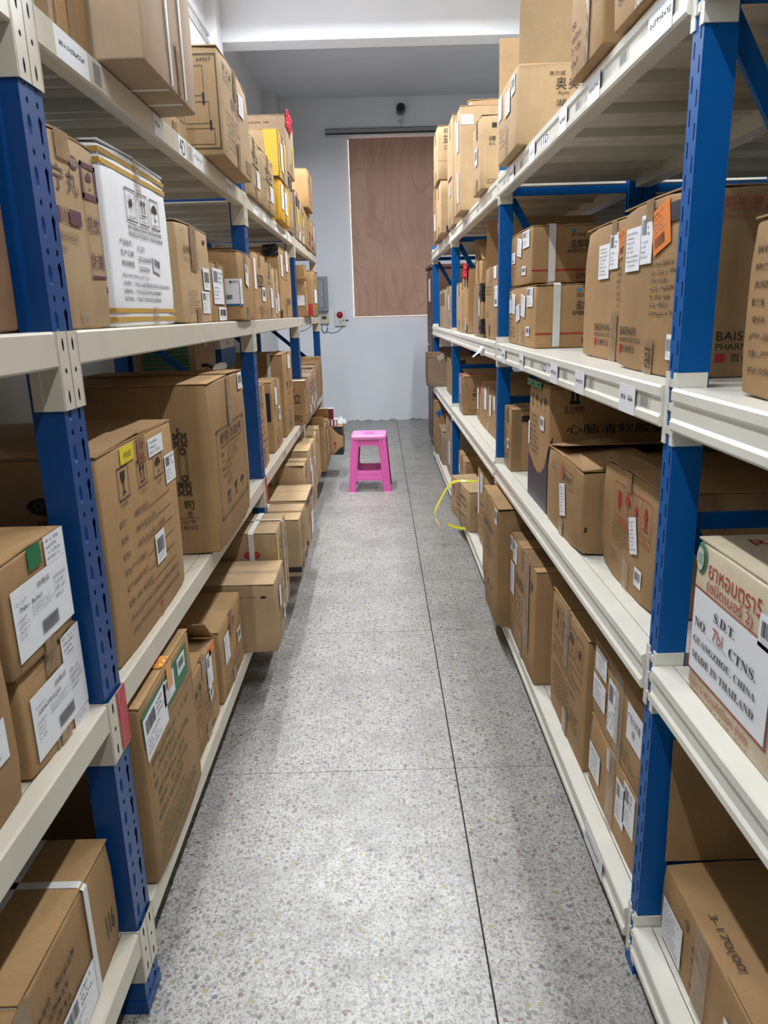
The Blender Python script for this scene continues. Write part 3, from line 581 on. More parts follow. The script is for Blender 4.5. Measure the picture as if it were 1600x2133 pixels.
def carton(key, label, ex=(), group=None, yaw=0, tape=True, flaps=None, seam='x', name='cardboard_box', cat='box', tapecol=None, crush=.006):
    side, xf, y0, y1, z0, z1, dp, tint = BOX[key]
    xa, xb = (xf - dp, xf) if side == 'L' else (xf, xf + dp)
    dx, dy, h = xb - xa, y1 - y0, z1 - z0
    root = thing(name, label, cat, ((xa + xb) / 2, (y0 + y1) / 2, z0), math.radians(yaw), group)
    mat = TINT[tint]; hx, hy = dx / 2, dy / 2
    key_i = sum(ord(c) * (i + 3) for i, c in enumerate(key))
    obj('body', rbox(hx, hy, h - FLAT, seed=key_i, crush=crush), mat, root, True)
    V = Vector
    fr = {'C': (V((-hx, -hy, 0)), V((1, 0, 0)), V((0, 0, 1)), V((0, -1, 0)), dx, h), 'T': (V((-hx, -hy, h)), V((1, 0, 0)), V((0, 1, 0)), V((0, 0, 1)), dx, dy),
          'U': (V((-hx, hy, h)), V((0, -1, 0)), V((1, 0, 0)), V((0, 0, 1)), dy, dx),
          'A': (V((hx, -hy, 0)), V((0, 1, 0)), V((0, 0, 1)), V((1, 0, 0)), dy, h) if side == 'L' else (V((-hx, hy, 0)), V((0, -1, 0)), V((0, 0, 1)), V((-1, 0, 0)), dy, h)}
    # top flaps
    rr = random.Random(key_i)
    fl = dict(n=rr.uniform(.4, 1.6), f=rr.uniform(.4, 1.6)) if flaps is None else flaps
    if key in ('A7l', 'A8l', 'A9l', 'E8l', 'F2', 'Hk', 'Q1', 'Q3', 'C1b'): fl = dict(n=0, f=0)      # another carton stands on these
    for k, ang in fl.items():
        lf = 1
        if isinstance(ang, tuple): ang, lf = ang
        a = math.radians(ang); t = .0032
        if k in 'nf':
            ln = (hy - .0015) * lf; m = M().box(-hx + .002, hx - .002, 0, ln, 0, t)
            o = obj('flap', m, mat, root, loc=(0, -hy + .001 if k == 'n' else hy - .001, h - FLAT), rot=(a, 0, 0 if k == 'n' else math.pi))
        else:
            ln = (min(hy, hx) - .002) * lf; m = M().box(0, ln, -hy + .003, hy - .003, 0, t)
            o = obj('flap', m, mat, root, loc=(-hx + .001 if k == 'l' else hx - .001, 0, h - FLAT), rot=(0, -a, 0) if k == 'l' else (0, -a, math.pi))
    sgn = 1 if side == 'L' else -1
    if tape:
        tw = .024; tm = TAPE if tapecol is None else tapecol
        dn = min(.11, h * .3) * rr.uniform(.7, 1.1)
        fx = sgn * hx
        m = M().box(-hx, hx, -tw, tw, h + .0008, h + .0014)
        m.box(*sorted((fx + sgn * .0008, fx + sgn * .0014)), -tw, tw, h - dn, h + .0014)
        m2 = M(); up = min(.09, h * .25) * rr.uniform(.7, 1.1)
        m2.box(*sorted((fx + sgn * .0008, fx + sgn * .0014)), -tw, tw, .001, up)
        obj('packing_tape', m, tm, root)
        obj('packing_tape', m2, tm, root)
    prints = {}; low = [False]
    ei = [0]
    def pr(f): return prints.setdefault((f, low[0], ei[0]), P())
    for e in ex:
        k, f = e[0].upper(), e[1]; low[0] = e[0].islower(); ei[0] = (ex.index(e), k)      # lower case: printed on top of a label
        if k in 'LPWBFIEXZ':
            o_, u_, v_, n_, Wd, Ht = fr[f]; F3 = (o_, u_, v_, n_)
            a, b, c, d = e[2] * Wd, e[3] * Ht, e[4] * Wd, e[5] * Ht
        if k == 'L':
            kind = e[6] if len(e) > 6 else 'rows'; col = e[7] if len(e) > 7 else 'w'; rot = math.radians(e[8]) if len(e) > 8 else 0
            ctr = ((a + c) / 2, (b + d) / 2); ca, sa = math.cos(rot), math.sin(rot)
            pts = [(ctr[0] + (x - ctr[0]) * ca - (y - ctr[1]) * sa, ctr[1] + (x - ctr[0]) * sa + (y - ctr[1]) * ca) for x, y in ((a, b), (c, b), (c, d), (a, d))]
            m = M(); lo = .0016; hi = .0021
            m.add([o_ + u_ * x + v_ * y + n_ * lo for x, y in pts] + [o_ + u_ * x + v_ * y + n_ * hi for x, y in pts], [(3, 2, 1, 0), (4, 5, 6, 7), (0, 1, 5, 4), (1, 2, 6, 5), (2, 3, 7, 6), (3, 0, 4, 7)])
            lb = obj('paper_label', m, INK[col], root)
            q = P(); qb = P(); w, hh = c - a, d - b
            if kind == 'bar':
                qb.bars('k', a + w * .12, b + hh * .34, c - w * .12, b + hh * .82); q.rows('e', a + w * .14, b + hh * .1, c - w * .14, b + hh * .3, 2)
            elif kind == 'rows': q.rows('e', a + w * .08, b + hh * .08, c - w * .08, d - hh * .08, max(3, min(9, int(hh / .011))))
            elif kind == 'both':
                q.rows('k', a + w * .07, d - hh * .28, c - w * .07, d - hh * .08, 2); q.rows('e', a + w * .07, b + hh * .42, c - w * .07, d - hh * .3, 3); qb.bars('k', a + w * .12, b + hh * .12, c - w * .3, b + hh * .36)
            elif kind == 'mix':
                q.rows('k', a + w * .55, b + hh * .55, c - w * .06, d - hh * .06, 3); q.rows('e', a + w * .06, b + hh * .1, c - w * .3, b + hh * .5, 4); qb.bars('k', a + w * .08, b + hh * .6, a + w * .48, d - hh * .08)
            if q.c: q.build(F3, .0026, lb, 'label_text', rot, ctr)
            if qb.c: qb.build(F3, .0026, lb, 'barcode', rot, ctr)
        elif k == 'P': pr(f).text(e[7], e[6], a, b, c, d)
        elif k == 'W': pr(f).rows(e[7], a, b, c, d, e[6], *(e[8:]))
        elif k == 'B': pr(f).rect(e[6], a, b, c, d)
        elif k == 'F': pr(f).frame(e[7], a, b, c, d, e[6])
        elif k == 'I':
            s_ = e[6]; n = len(s_); w = (c - a) / n; g = w * .1
            for i, ch in enumerate(s_):
                x0, x1 = a + i * w + g, a + (i + 1) * w - g; ei[0] = (ei[0][0], 'I', i)
                if len(e) > 8 and e[8]: pr(f).frame(e[7], x0, b, x1, d, max(.001, w * .03))
                pr(f).icon(e[7], ch, x0 + w * .1, b + (d - b) * (.25 if len(e) > 8 and e[8] == 2 else .12), x1 - w * .1, d - (d - b) * .1)
                if len(e) > 8 and e[8] == 2: pr(f).rows(e[7], x0 + w * .12, b + (d - b) * .05, x1 - w * .08, b + (d - b) * .2, 1, .8, .1)
        elif k == 'E':
            rx, ry = e[4] * Wd, e[5] * Ht; cx, cy = e[2] * Wd, e[3] * Ht
            pr(f).ell(e[6], cx, cy, rx, ry)
            if len(e) > 7:
                t = P(); t.text(e[8], e[7], cx - rx * .62, cy - ry * .45, cx + rx * .62, cy + ry * .45); t.build(F3, .0016, root, 'printed_text')
        elif k == 'Z': pr(f).poly(e[6], [(x * Wd, y * Ht) for x, y in e[7]])
        elif k == 'X':   # tape strip on one face
            m = M(); m.add([o_ + u_ * x + v_ * y + n_ * t for t in (.0028, .0033) for x, y in ((a, b), (c, b), (c, d), (a, d))], [(3, 2, 1, 0), (4, 5, 6, 7), (0, 1, 5, 4), (1, 2, 6, 5), (2, 3, 7, 6), (3, 0, 4, 7)])
            obj('tape_strip', m, e[6] if len(e) > 6 else TAPE, root)
        elif k == 'S':   # strap loop around the carton
            ax, pos, col, sw = e[1], e[2], e[3], e[4]; g = .0035; c_ = .008
            H2 = h + g + .001; R = [(-g + 0, c_), (c_, -.0005)]
            ext = hy if ax == 'y' else hx
            pth = [(-ext - g, c_), (-ext + c_, -.0003), (ext - c_, -.0003), (ext + g, c_), (ext + g, H2 - c_), (ext - c_, H2), (-ext + c_, H2), (-ext - g, H2 - c_)]
            inn = [(-ext - g + .0018, c_ + .001), (-ext + c_, .0008), (ext - c_, .0008), (ext + g - .0018, c_ + .001), (ext + g - .0018, H2 - c_), (ext - c_, H2 - .0018), (-ext + c_, H2 - .0018), (-ext - g + .0018, H2 - c_)]
            p0 = (pos - .5) * (dy if ax == 'x' else dx); m = M(); vs = []
            for q0, q1 in zip(pth, inn):
                for pt in (q0, q1):
                    for s_ in (-sw / 2, sw / 2):
                        vs.append((pt[0], p0 + s_, pt[1]) if ax == 'x' else (p0 + s_, pt[0], pt[1]))
            fs = []
            for i in range(8):
                j = (i + 1) % 8
                fs += [(i * 4, i * 4 + 1, j * 4 + 1, j * 4), (i * 4 + 2, j * 4 + 2, j * 4 + 3, i * 4 + 3), (i * 4, j * 4, j * 4 + 2, i * 4 + 2), (i * 4 + 1, i * 4 + 3, j * 4 + 3, j * 4 + 1)]
            m.add(vs, fs); obj('strap', m, INK[col], root)
        elif k == 'C':   # creased plastic patch: face, centre (u, v), half sizes, colour
            o_, u_, v_, n_, Wd, Ht = fr[f]
            crumple('plastic_film', o_ + u_ * e[2] * Wd + v_ * e[3] * Ht + n_ * .002, u_ * e[4], v_ * e[5], n_ * (e[7] if len(e) > 7 else .02), FILM[e[6]], root, key_i)
    for (f, lw, (i, k, *_)), q in prints.items():
        q.build(fr[f][:4], (.0038 if lw else .0009) + i * 8e-6, root, {'P': 'printed_text', 'W': 'printed_lines_of_text', 'B': 'printed_band', 'F': 'printed_frame', 'I': 'printed_symbol', 'E': 'printed_oval', 'Z': 'printed_patch'}[k])
    return root

BW = lambda f, a, b, c, d, n, col='f': ('W', f, a, b, c, d, n, col)
# ---- cream rack by the wall, top shelf
carton('A1a', 'narrow greyish carton squeezed beside the post on the top shelf, cream rack')
carton('A1b', 'light brown carton between the narrow carton and the strapped one on the top shelf', [('W', 'A', .3, .3, .8, .9, 2, 'f')])
carton('A2', 'big plain carton with two thin white straps overhanging the top shelf', [('S', 'x', .45, 's', .011), ('S', 'x', .72, 's', .011), ('X', 'A', .58, .02, .64, .24)], tape=False)
carton('A3', 'low carton with small handling symbols above the 4D shelf mark', [('I', 'A', .2, .3, .95, .75, 'aug', 'd', 1)])
carton('A4', 'carton numbered 64967 with a black outline on its side, top shelf', [
    ('F', 'C', .55, .07, .985, .92, .003, 'k'), ('P', 'C', .865, .855, .955, .888, '64967', 'k'), ('F', 'C', .6, .55, .9, .82, .0018, 'd'), ('F', 'C', .6, .3, .925, .5, .0018, 'd'), ('F', 'C', .6, .11, .95, .26, .0018, 'd'),
    ('B', 'C', .885, .47, .9, .58, 'k'), ('B', 'C', .92, .24, .935, .33, 'k'),
    ('P', 'A', .34, .55, .62, .68, '羧甲司坦', 'd'), BW('A', .15, .12, .7, .5, 7), ('I', 'A', .1, .75, .4, .92, 'gau', 'd', 1), ('L', 'A', .6, .62, .78, .84, 'rows'), ('X', 'A', .44, .70, .54, 1), ('X', 'A', .44, 0, .54, .28), ('B', 'A', .78, .06, .98, .2, 'f')], tape=False)
for k, lab in (('A5', 'nearer of two matching tan cartons with boxed black lettering, top shelf'), ('A6', 'farther of two matching tan cartons with boxed black lettering, beside the yellow carton')):
    carton(k, lab, [('P', 'A', .3, .62, .78, .76, 'TSCA', 'k'), ('B', 'A', .3, .55, .8, .575, 'k'), ('F', 'A', .1, .06, .92, .5, .002, 'd'), ('F', 'A', .1, .52, .92, .92, .002, 'd'), BW('A', .14, .12, .5, .45, 5), ('L', 'A', .58, .22, .84, .5, 'rows')], group='matching tan cartons')
carton('A7l', 'lower yellow carton with white label strips on the top shelf', [('L', 'A', .1, .3, .35, .9, 'plain'), ('L', 'A', .45, .25, .7, .8, 'rows')])
carton('A7u', 'tan carton with a bright yellow corner stacked on the yellow carton', [('Z', 'C', 0, 0, 0, 0, 'Y', [(.86, .02), (.995, .02), (.995, .98), (.82, .98)]), ('B', 'A', .0, .0, .18, 1, 'Y'), ('L', 'A', .25, .2, .5, .8, 'rows'), ('L', 'A', .6, .3, .75, .9, 'plain', 'Y')])
carton('A8l', 'brown carton under the tall carton topped with red plastic, top shelf', [('W', 'C', .8, .55, .98, .7, 1, 'f'), ('L', 'A', .3, .1, .4, .5, 'plain', 'y'), ('B', 'A', .1, .75, .9, .95, 'n')])
carton('A8u', 'upper brown carton with navy bottom band and red plastic draped on top', [('W', 'C', .45, .83, .9, .90, 1, 'd'), ('B', 'C', .6, .03, .995, .15, 'n'), ('C', 'A', .3, .94, .12, .05, 'r', .03), ('L', 'A', .75, .2, .85, .6, 'plain', 'y')])
carton('A8b', 'brown carton with yellow sticker directly beyond the navy-banded stack', [('L', 'A', .3, .35, .5, .7, 'plain', 'y'), ('B', 'A', .1, .7, .9, .9, 'n'), ('L', 'A', .55, .02, .75, .2, 'plain')])
carton('A8c', 'second brown carton with yellow sticker beyond the navy-banded stack', [('L', 'A', .5, .4, .7, .75, 'plain', 'y'), ('B', 'A', .6, .7, .95, .8, 'n'), ('L', 'A', .4, .02, .6, .2, 'plain')])
carton('A9l', 'patterned brown carton carrying the overhanging carton near the end wall, top shelf', [BW('A', .05, .1, .6, .9, 9), ('B', 'A', .62, .1, .72, .5, 'B')])
carton('A9u', 'overhanging brown carton stacked near the end wall, top shelf', [BW('A', .3, .2, .9, .8, 5), ('B', 'T', .9, .0, 1, .2, 'k')])
carton('A10', 'last carton on the top shelf with red triangles on its face', [('Z', 'A', 0, 0, 0, 0, 'r', [(.1, .1), (.4, .1), (.25, .3)]), ('Z', 'A', 0, 0, 0, 0, 'r', [(.1, .4), (.4, .4), (.25, .62)]), ('L', 'A', .55, .4, .7, .9, 'plain')])
# ---- cream rack, eye-level shelf
carton('B0', 'plain dark brown carton at eye level before the near perforated blue post')
carton('B1', 'carton with purple lettering and boxed umbrella sign behind the near post', [
    ('P', 'A', .10, .70, .30, .83, '宁', 'p'), ('P', 'A', .35, .70, .56, .83, '丸', 'p'), ('E', 'A', .53, .87, .085, .035, 'p', 'SFZD', 'c'), ('F', 'A', .655, .71, .985, .90, .009, 'p'), ('I', 'A', .70, .735, .94, .88, 'u', 'p', 1),
    ('B', 'A', 0, .545, .16, .62, 'p'), ('B', 'A', .185, .545, .2, .62, 'p'), ('B', 'A', .235, .545, .25, .62, 'p'), ('B', 'A', .285, .545, .3, .62, 'p'), ('B', 'A', .33, .545, .56, .62, 'p'),
    ('P', 'A', .0, .455, .45, .50, '有限股份有限公司', 'f'), ('P', 'A', 0, .39, .25, .43, '制药厂', 'f'), ('F', 'A', .66, .28, .97, .71, .0016, 'p'), ('B', 'A', .66, .28, .97, .295, 'p'),
    ('P', 'A', .69, .53, .94, .62, '轻放', 'p'), ('P', 'A', .69, .33, .94, .42, '防潮', 'p'), ('X', 'A', .2, .86, .46, 1.0), ('X', 'A', .3, .02, .5, .09, TAPEC),
    ('Z', 'A', 0, 0, 0, 0, 'd', [(.93, .9), (.95, .9), (.93, .94), (.91, .94)]), ('Z', 'A', 0, 0, 0, 0, 'd', [(.96, .2), (.98, .2), (.96, .24), (.94, .24)])], tape=False)
carton('B2', 'white carton with double gold stripes and printed medicine text', [
    ('B', 'A', 0, .875, 1, .905, 'a'), ('B', 'A', 0, .93, 1, .958, 'a'), ('B', 'A', 0, .03, 1, .058, 'a'), ('B', 'A', 0, .082, 1, .108, 'a'), ('B', 'C', 0, .875, 1, .905, 'a'), ('B', 'C', 0, .93, 1, .958, 'a'), ('B', 'C', 0, .03, 1, .058, 'a'), ('B', 'C', 0, .082, 1, .108, 'a'),
    ('I', 'A', .27, .62, .86, .81, 'sau', 'k', 2), ('P', 'A', .29, .575, .85, .605, '请仔细阅读说明书并按说明使', 'k'), ('P', 'A', .29, .535, .86, .565, '用或在药师指导下购买和使用', 'k'),
    ('P', 'A', .14, .47, .33, .505, '产品批号：', 'k'), ('P', 'A', .40, .455, .51, .485, 'K1293', 'd'), ('P', 'A', .14, .41, .33, .445, '生产日期', 'k'), ('P', 'A', .40, .395, .63, .425, '20260407', 'd'), ('P', 'A', .14, .35, .33, .385, '有效期至', 'k'), ('P', 'A', .40, .335, .57, .365, '202904', 'd'),
    ('P', 'A', .13, .285, .55, .31, '[药品上市许可持有人]/[生产企业]', 'k'), ('P', 'A', .13, .24, .92, .268, '企业名称：广州白云山医药集团股份有限公司白云山何济公', 'k'), ('P', 'A', .13, .195, .74, .222, '注册地址：广州市白云区同和街云祥路88号', 'k'), ('P', 'A', .13, .15, .72, .178, '生产地址：广东省广州市白云区大源北路', 'k'),
    ('L', 'A', .64, .34, .77, .44, 'bar', 'w', -8), ('X', 'A', .46, .78, .55, 1, TAPEC), ('X', 'A', .55, 0, .64, .12, TAPEC), ('p', 'A', .485, .80, .535, .97, '白云', 'e')], tape=False)
carton('B3', 'tan carton titled in block characters with two white stickers, beside the white carton', [
    ('P', 'A', .16, .70, .50, .78, '盐荸颗粒', 'd'), BW('A', .16, .62, .5, .67, 2), BW('A', .2, .1, .6, .35, 7), ('X', 'A', .36, .55, .56, 1.0), ('X', 'A', .4, 0, .55, .16), ('L', 'A', .72, .36, .95, .60, 'bar'), ('L', 'A', .62, .10, .88, .34, 'mix'), ('E', 'A', .84, .88, .05, .025, 'd'), BW('A', .1, .9, .2, .93, 1)], tape=False, yaw=.8)
carton('B3b', 'small carton covered by a tall white label, tucked beside the big-label carton', [('L', 'A', .15, .3, .8, .9, 'mix'), ('L', 'A', .4, .02, .9, .25, 'bar')])
carton('B3c', 'taller plain carton behind the small white-labelled carton')
carton('B4', 'brown carton with a big white and blue label facing the camera', [
    ('L', 'C', .60, .22, .998, .60, 'plain'), ('L', 'A', 0, .22, .16, .60, 'plain'), ('b', 'C', .60, .22, .998, .245, 'b'), ('b', 'A', 0, .22, .16, .245, 'b'), ('b', 'C', .66, .46, .80, .48, 'a'), ('p', 'C', .66, .49, .79, .55, '清胶囊', 'k'), ('e', 'C', .91, .555, .012, .018, 'k'), ('p', 'C', .93, .54, .985, .57, '国药', 'k'),
    ('w', 'C', .63, .42, .97, .45, 1, 'e'), ('w', 'C', .82, .40, .9, .42, 1, 'k'), ('w', 'A', .03, .30, .13, .5, 4, 'k'), ('b', 'C', .80, .30, .802, .38, 'k')] + [('b', 'C', .80 + .0075 * i, .31, .8035 + .0075 * i + .002 * (i % 3 == 0), .375, 'k') for i in range(16)] + [ ('B', 'A', .42, .62, .45, .75, 'd'), ('L', 'A', .45, .52, .66, .82, 'mix', 'w', -14)], tape=True)
carton('B5', 'carton with black logo block, long paper strip and white sticker near the second post', [('P', 'A', .30, .55, .75, .68, 'BSZR', 'k'), ('B', 'A', .3, .5, .8, .52, 'k'), ('L', 'A', .05, .45, .2, .9, 'plain'), ('L', 'A', .58, .28, .84, .50, 'bar'), BW('A', .3, .08, .9, .2, 3), ('B', 'C', .8, .02, .98, .2, 'k')])
carton('B6a', 'nearer of two slim pale cartons with low stickers at eye level', [BW('A', .2, .6, .8, .85, 3), ('L', 'A', .5, .2, .9, .55, 'rows')], group='slim pale cartons')
carton('B6b', 'farther of two slim pale cartons with low stickers at eye level', [('X', 'A', .3, 0, .6, 1, TAPEC), ('L', 'A', .2, .1, .6, .4, 'rows'), ('L', 'A', .65, .15, .95, .5, 'rows')], group='slim pale cartons')
carton('B7', 'tall carton with black plastic over its top corner before the third post', [('C', 'T', .90, .10, .04, .05, 'k', .02), ('C', 'C', .90, .94, .045, .03, 'k', .012), BW('A', .3, .55, .85, .7, 3), ('L', 'A', .15, .6, .3, .9, 'rows'), ('L', 'A', .6, .7, .75, 1, 'plain'), ('P', 'A', .4, .2, .9, .3, '上海医药', 'd'), ('B', 'A', .0, .0, .12, .12, 'k')])
carton('B8', 'open-flapped carton with white delivery label in the last bay', [('L', 'C', .6, .32, .97, .6, 'mix'), ('B', 'C', .6, .3, 1, .31, 'f')], flaps=dict(n=(158, .8), f=0))
carton('B8b', 'small plain carton lying on the open-flapped carton, last bay')
carton('B9', 'carton with a red square near its base in the last bay', [('B', 'C', .66, .02, .985, .28, 'r'), ('L', 'A', .2, .3, .7, .6, 'plain')])
carton('B10', 'dark carton at the very end of the eye-level shelf, cream rack')
# ---- cream rack, waist shelf
carton('C1c', 'brown carton with a small white label on the waist shelf, nearest the camera', [('L', 'A', .6, .35, .92, .6, 'rows')])
for k, lab, g in (('C1a', 'upper small carton with certificate label and green corner tape', 1), ('C1b', 'lower small carton with wrapped certificate label, under the green-taped one', 0)):
    carton(k, lab, [('L', 'A', .10, .12, .99, .74, 'plain'), ('L', 'A', .66, .745, .99, 1.0, 'rows'), ('p', 'A', .46, .63, .66, .68, '合格证', 'k'), ('w', 'A', .14, .60, .34, .64, 1, 'e'), ('w', 'A', .18, .53, .55, .58, 1, 'k', .9, .05), ('w', 'A', .35, .42, .72, .52, 3, 'e'), ('w', 'A', .14, .30, .30, .50, 4, 'e'), ('w', 'A', .72, .40, .96, .64, 4, 'e')] + [('b', 'A', .46 + .011 * i, .20, .4655 + .011 * i + .003 * (i % 3 == 0), .32, 'k') for i in range(24)] + [('X', 'A', .45, 0, .62, .13)] + ([('L', 'A', .40, .80, .60, 1.0, 'plain', 'g')] if g else [('L', 'A', .70, .0, .98, .11, 'rows')]), group='certificate-labelled cartons', tape=not g)
carton('C2', 'large carton with fragile symbols, yellow tag and blank date lines', [
    ('I', 'A', .17, .745, .335, .90, 'g', 'k', 1), ('I', 'A', .41, .745, .575, .88, 'a', 'k', 1), ('I', 'A', .64, .735, .80, .865, 'u', 'k', 1), ('P', 'A', .2, .715, .28, .735, '怕湿', 'd'), ('P', 'A', .46, .71, .53, .73, '向上', 'd'), ('P', 'A', .69, .70, .75, .72, '防潮', 'd'),
    ('L', 'A', .24, .905, .40, .985, 'plain', 'y'), ('p', 'A', .275, .93, .37, .96, '勿压', 'k'), ('b', 'A', .26, .915, .385, .917, 'a'), ('L', 'A', .60, .86, .82, .955, 'rows'), ('L', 'A', .82, .66, .985, .82, 'mix'), ('L', 'A', .56, .285, .70, .45, 'bar'), ('X', 'A', .45, .87, .56, 1.0),
    ('p', 'A', .47, .93, .53, .97, '桂', 'r'), ('p', 'A', .46, .88, .53, .92, '益', 'r'), ('P', 'A', .72, .3, .76, .32, '日', 'r')] + [q for i, (t1, t2) in enumerate((('【贮      藏】', '密封。'), ('【规      格】', '每片0.3克。'), ('【包      装】', '36片/盒 x 300盒'), ('【生产日期】', None), ('【产品批号】', None), ('【有 效 期】', '至')))
        for q in ([('P', 'A', .16, .625 - i * .078, .42, .655 - i * .078, t1, 'd'), ('B', 'A', .44, .618 - i * .078, .86, .622 - i * .078, 'd')] + ([('P', 'A', .44, .63 - i * .078, {0: .54, 1: .62, 2: .74, 5: .48}[i], .657 - i * .078, t2, 'd')] if t2 else []))] + [
    ('P', 'A', .16, .155, .88, .185, '[药品上市许可持有人]/安徽省益寿堂药业有限公司', 'd'), ('P', 'A', .17, .09, .88, .12, '[药品上市许可持有人注册地址]/安徽省亳州市工业园', 'd'), ('P', 'A', .54, .05, .58, .085, '奇', 'r'), ('P', 'A', .54, .0, .58, .035, '止', 'r'),
    ('E', 'C', .775, .79, .085, .040, 'k', 'OTC', 'f'), ('P', 'C', .73, .69, .85, .725, '甲类', 'k')], flaps=dict(n=2, f=1.2, r=0.8), tape=False)
carton('C3', 'very large carton titled with framed black characters, a tape gun resting on it', [
    ('F', 'A', .10, .17, .90, .71, .0022, 'd'), ('F', 'A', .12, .185, .88, .695, .001, 'd'), ('P', 'A', .19, .615, .82, .68, '舒筋活血片', 'k'), ('B', 'A', .19, .595, .82, .600, 'd'), BW('A', .36, .48, .8, .58, 4, 'd'), BW('A', .2, .40, .32, .57, 4, 'd'), BW('A', .3, .34, .5, .5, 5, 'd'),
    ('I', 'A', .22, .22, .84, .33, 'agu', 'k'), ('X', 'A', .44, .70, .54, 1.0), ('L', 'A', .80, .88, .94, .99, 'bar'), ('P', 'C', .795, .715, .815, .755, '5', 'k'), ('P', 'C', .80, .28, .86, .33, '司', 'k'), ('P', 'C', .815, .235, .85, .27, '生', 'k'), ('B', 'C', .7, .225, .885, .228, 'd'),
    ('P', 'C', .78, .19, .86, .215, '027号', 'd'), ('P', 'C', .77, .155, .87, .18, '18303', 'd'), ('F', 'C', .79, .42, .845, .64, .0016, 'd'), ('F', 'C', .80, .43, .835, .63, .0010, 'd')] + [('P', 'C', .77 + .045 * i, b_, .812 + .045 * i, b_ + .04, '⌘', 'k') for i in range(2) for b_ in (.645, .688, .36, .403)] + [('P', 'C', .80, .60, .84, .64, '◎', 'k'), ('P', 'C', .80, .445, .84, .485, '◎', 'k')] + [('E', 'A', a, b, .022, .009, 'd') for a in (.12, .88) for b in (.185, .695)], crush=.012, tape=False, flaps=dict(n=.6, f=1.5))
carton('C4', 'narrow carton just past the second post on the waist shelf', [BW('A', .3, .2, .9, .8, 7), ('P', 'C', .9, .85, .98, .92, '15', 'd')])
carton('C5', 'carton with a navy stripe on its side and white stickers, waist shelf', [('B', 'C', .85, .45, .95, .85, 'n'), ('L', 'A', .3, .65, .5, .9, 'plain'), ('L', 'A', .6, .4, .8, .6, 'bar'), BW('A', .15, .5, .5, .7, 3), BW('A', .3, .05, .9, .3, 5)])
carton('C6', 'tall carton bound with a white strap at the middle of the waist shelf', [('S', 'y', .82, 's', .02), BW('A', .35, .05, .8, .3, 5), ('F', 'A', .35, .35, .85, .5, .002, 'd'), ('I', 'A', .25, .55, .85, .66, 'ga', 'k'), ('L', 'A', .5, .8, .75, .97, 'rows')])
carton('C7', 'carton with tall black characters and red-edged top label, waist shelf', [('P', 'C', .80, .50, .93, .72, '立', 'k'), ('P', 'C', .80, .07, .93, .22, '司', 'k'), ('E', 'C', .78, .80, .05, .05, 'r'), ('L', 'T', .72, .05, .98, .35, 'plain'), ('B', 'T', .6, .36, 1, .45, 'R'), ('B', 'A', .0, .85, .5, 1, 'R')])
carton('C7b', 'long brown carton speckled with small white stickers on the waist shelf', [('L', 'A', .08 + i * .22, .1 + .15 * (i % 2), .16 + i * .22, .3 + .15 * (i % 2), 'plain') for i in range(4)] + [BW('A', .1, .5, .9, .85, 3)])
carton('C8a', 'brown carton following the stickered long carton on the waist shelf', [BW('A', .2, .4, .8, .8, 4), ('L', 'A', .3, .1, .6, .3, 'plain')])
carton('C8b', 'light carton with a barcode sticker near its top edge, last bay', [('L', 'C', .62, .78, .9, .95, 'bar'), BW('A', .2, .2, .8, .7, 6)])
carton('C8c', 'last tall carton of the waist shelf beside the end post', [BW('A', .3, .2, .7, .8, 8)])
# ---- cream rack, bottom shelf
carton('D0', 'large carton bound with white straps on the bottom shelf, nearest the camera', [('S', 'x', .45, 's', .016), ('S', 'x', .83, 's', .016), ('S', 'y', .72, 's', .016), BW('A', .55, .2, .8, .75, 5, 'd'), ('L', 'A', .62, .02, .82, .38, 'mix'), ('L', 'T', .55, .25, .99, .55, 'rows'), ('P', 'A', .92, .25, .97, .45, '116', 'k'), ('W', 'A', .25, .3, .5, .8, 4, 'd')])
carton('D1', 'big flat carton with green panel, torn white label and orange tape, bottom shelf', [
    ('B', 'A', .01, .77, .90, .955, 'g'), ('L', 'A', .02, .70, .42, .93, 'mix', 'w', 3), ('L', 'A', .38, .80, .6, .93, 'mix'), ('L', 'A', .68, .84, .84, .935, 'bar'), ('X', 'A', .46, .86, .56, 1, FILM['o']), ('F', 'A', .03, .04, .97, .73, .0012, 'G'), BW('A', .08, .3, .85, .68, 6, 'G'), BW('A', .08, .08, .9, .28, 5, 'G'), ('F', 'C', .3, .04, .85, .96, .0014, 'G'), ('C', 'T', .92, .5, .03, .03, 'o', .02)], tape=False)
carton('D2', 'carton with raised flaps and orange-red sticker beside the green-panel carton', [BW('A', .1, .05, .9, .6, 8, 'd'), ('L', 'A', .6, .55, .8, .95, 'mix'), ('L', 'A', .62, .38, .74, .54, 'bar', 'w', 20), ('L', 'A', .72, .88, .95, .99, 'plain', 'o'), ('I', 'A', .1, .62, .4, .82, 'ug', 'd', 1)], flaps=dict(n=8, f=(42, .8)))
carton('D3', 'carton sealed with pink printed tape, two stickers on its face, bottom shelf', [('L', 'A', .15, .45, .35, .82, 'rows'), ('L', 'A', .72, .38, .88, .58, 'bar'), BW('A', .1, .05, .9, .4, 6, 'd'), ('I', 'A', .3, .7, .7, .9, 'ga', 'd'), ('B', 'T', .6, .48, .99, .52, 'R')], tapecol=tape_mat('pink_tape', (.45, .25, .2), .2, .6))
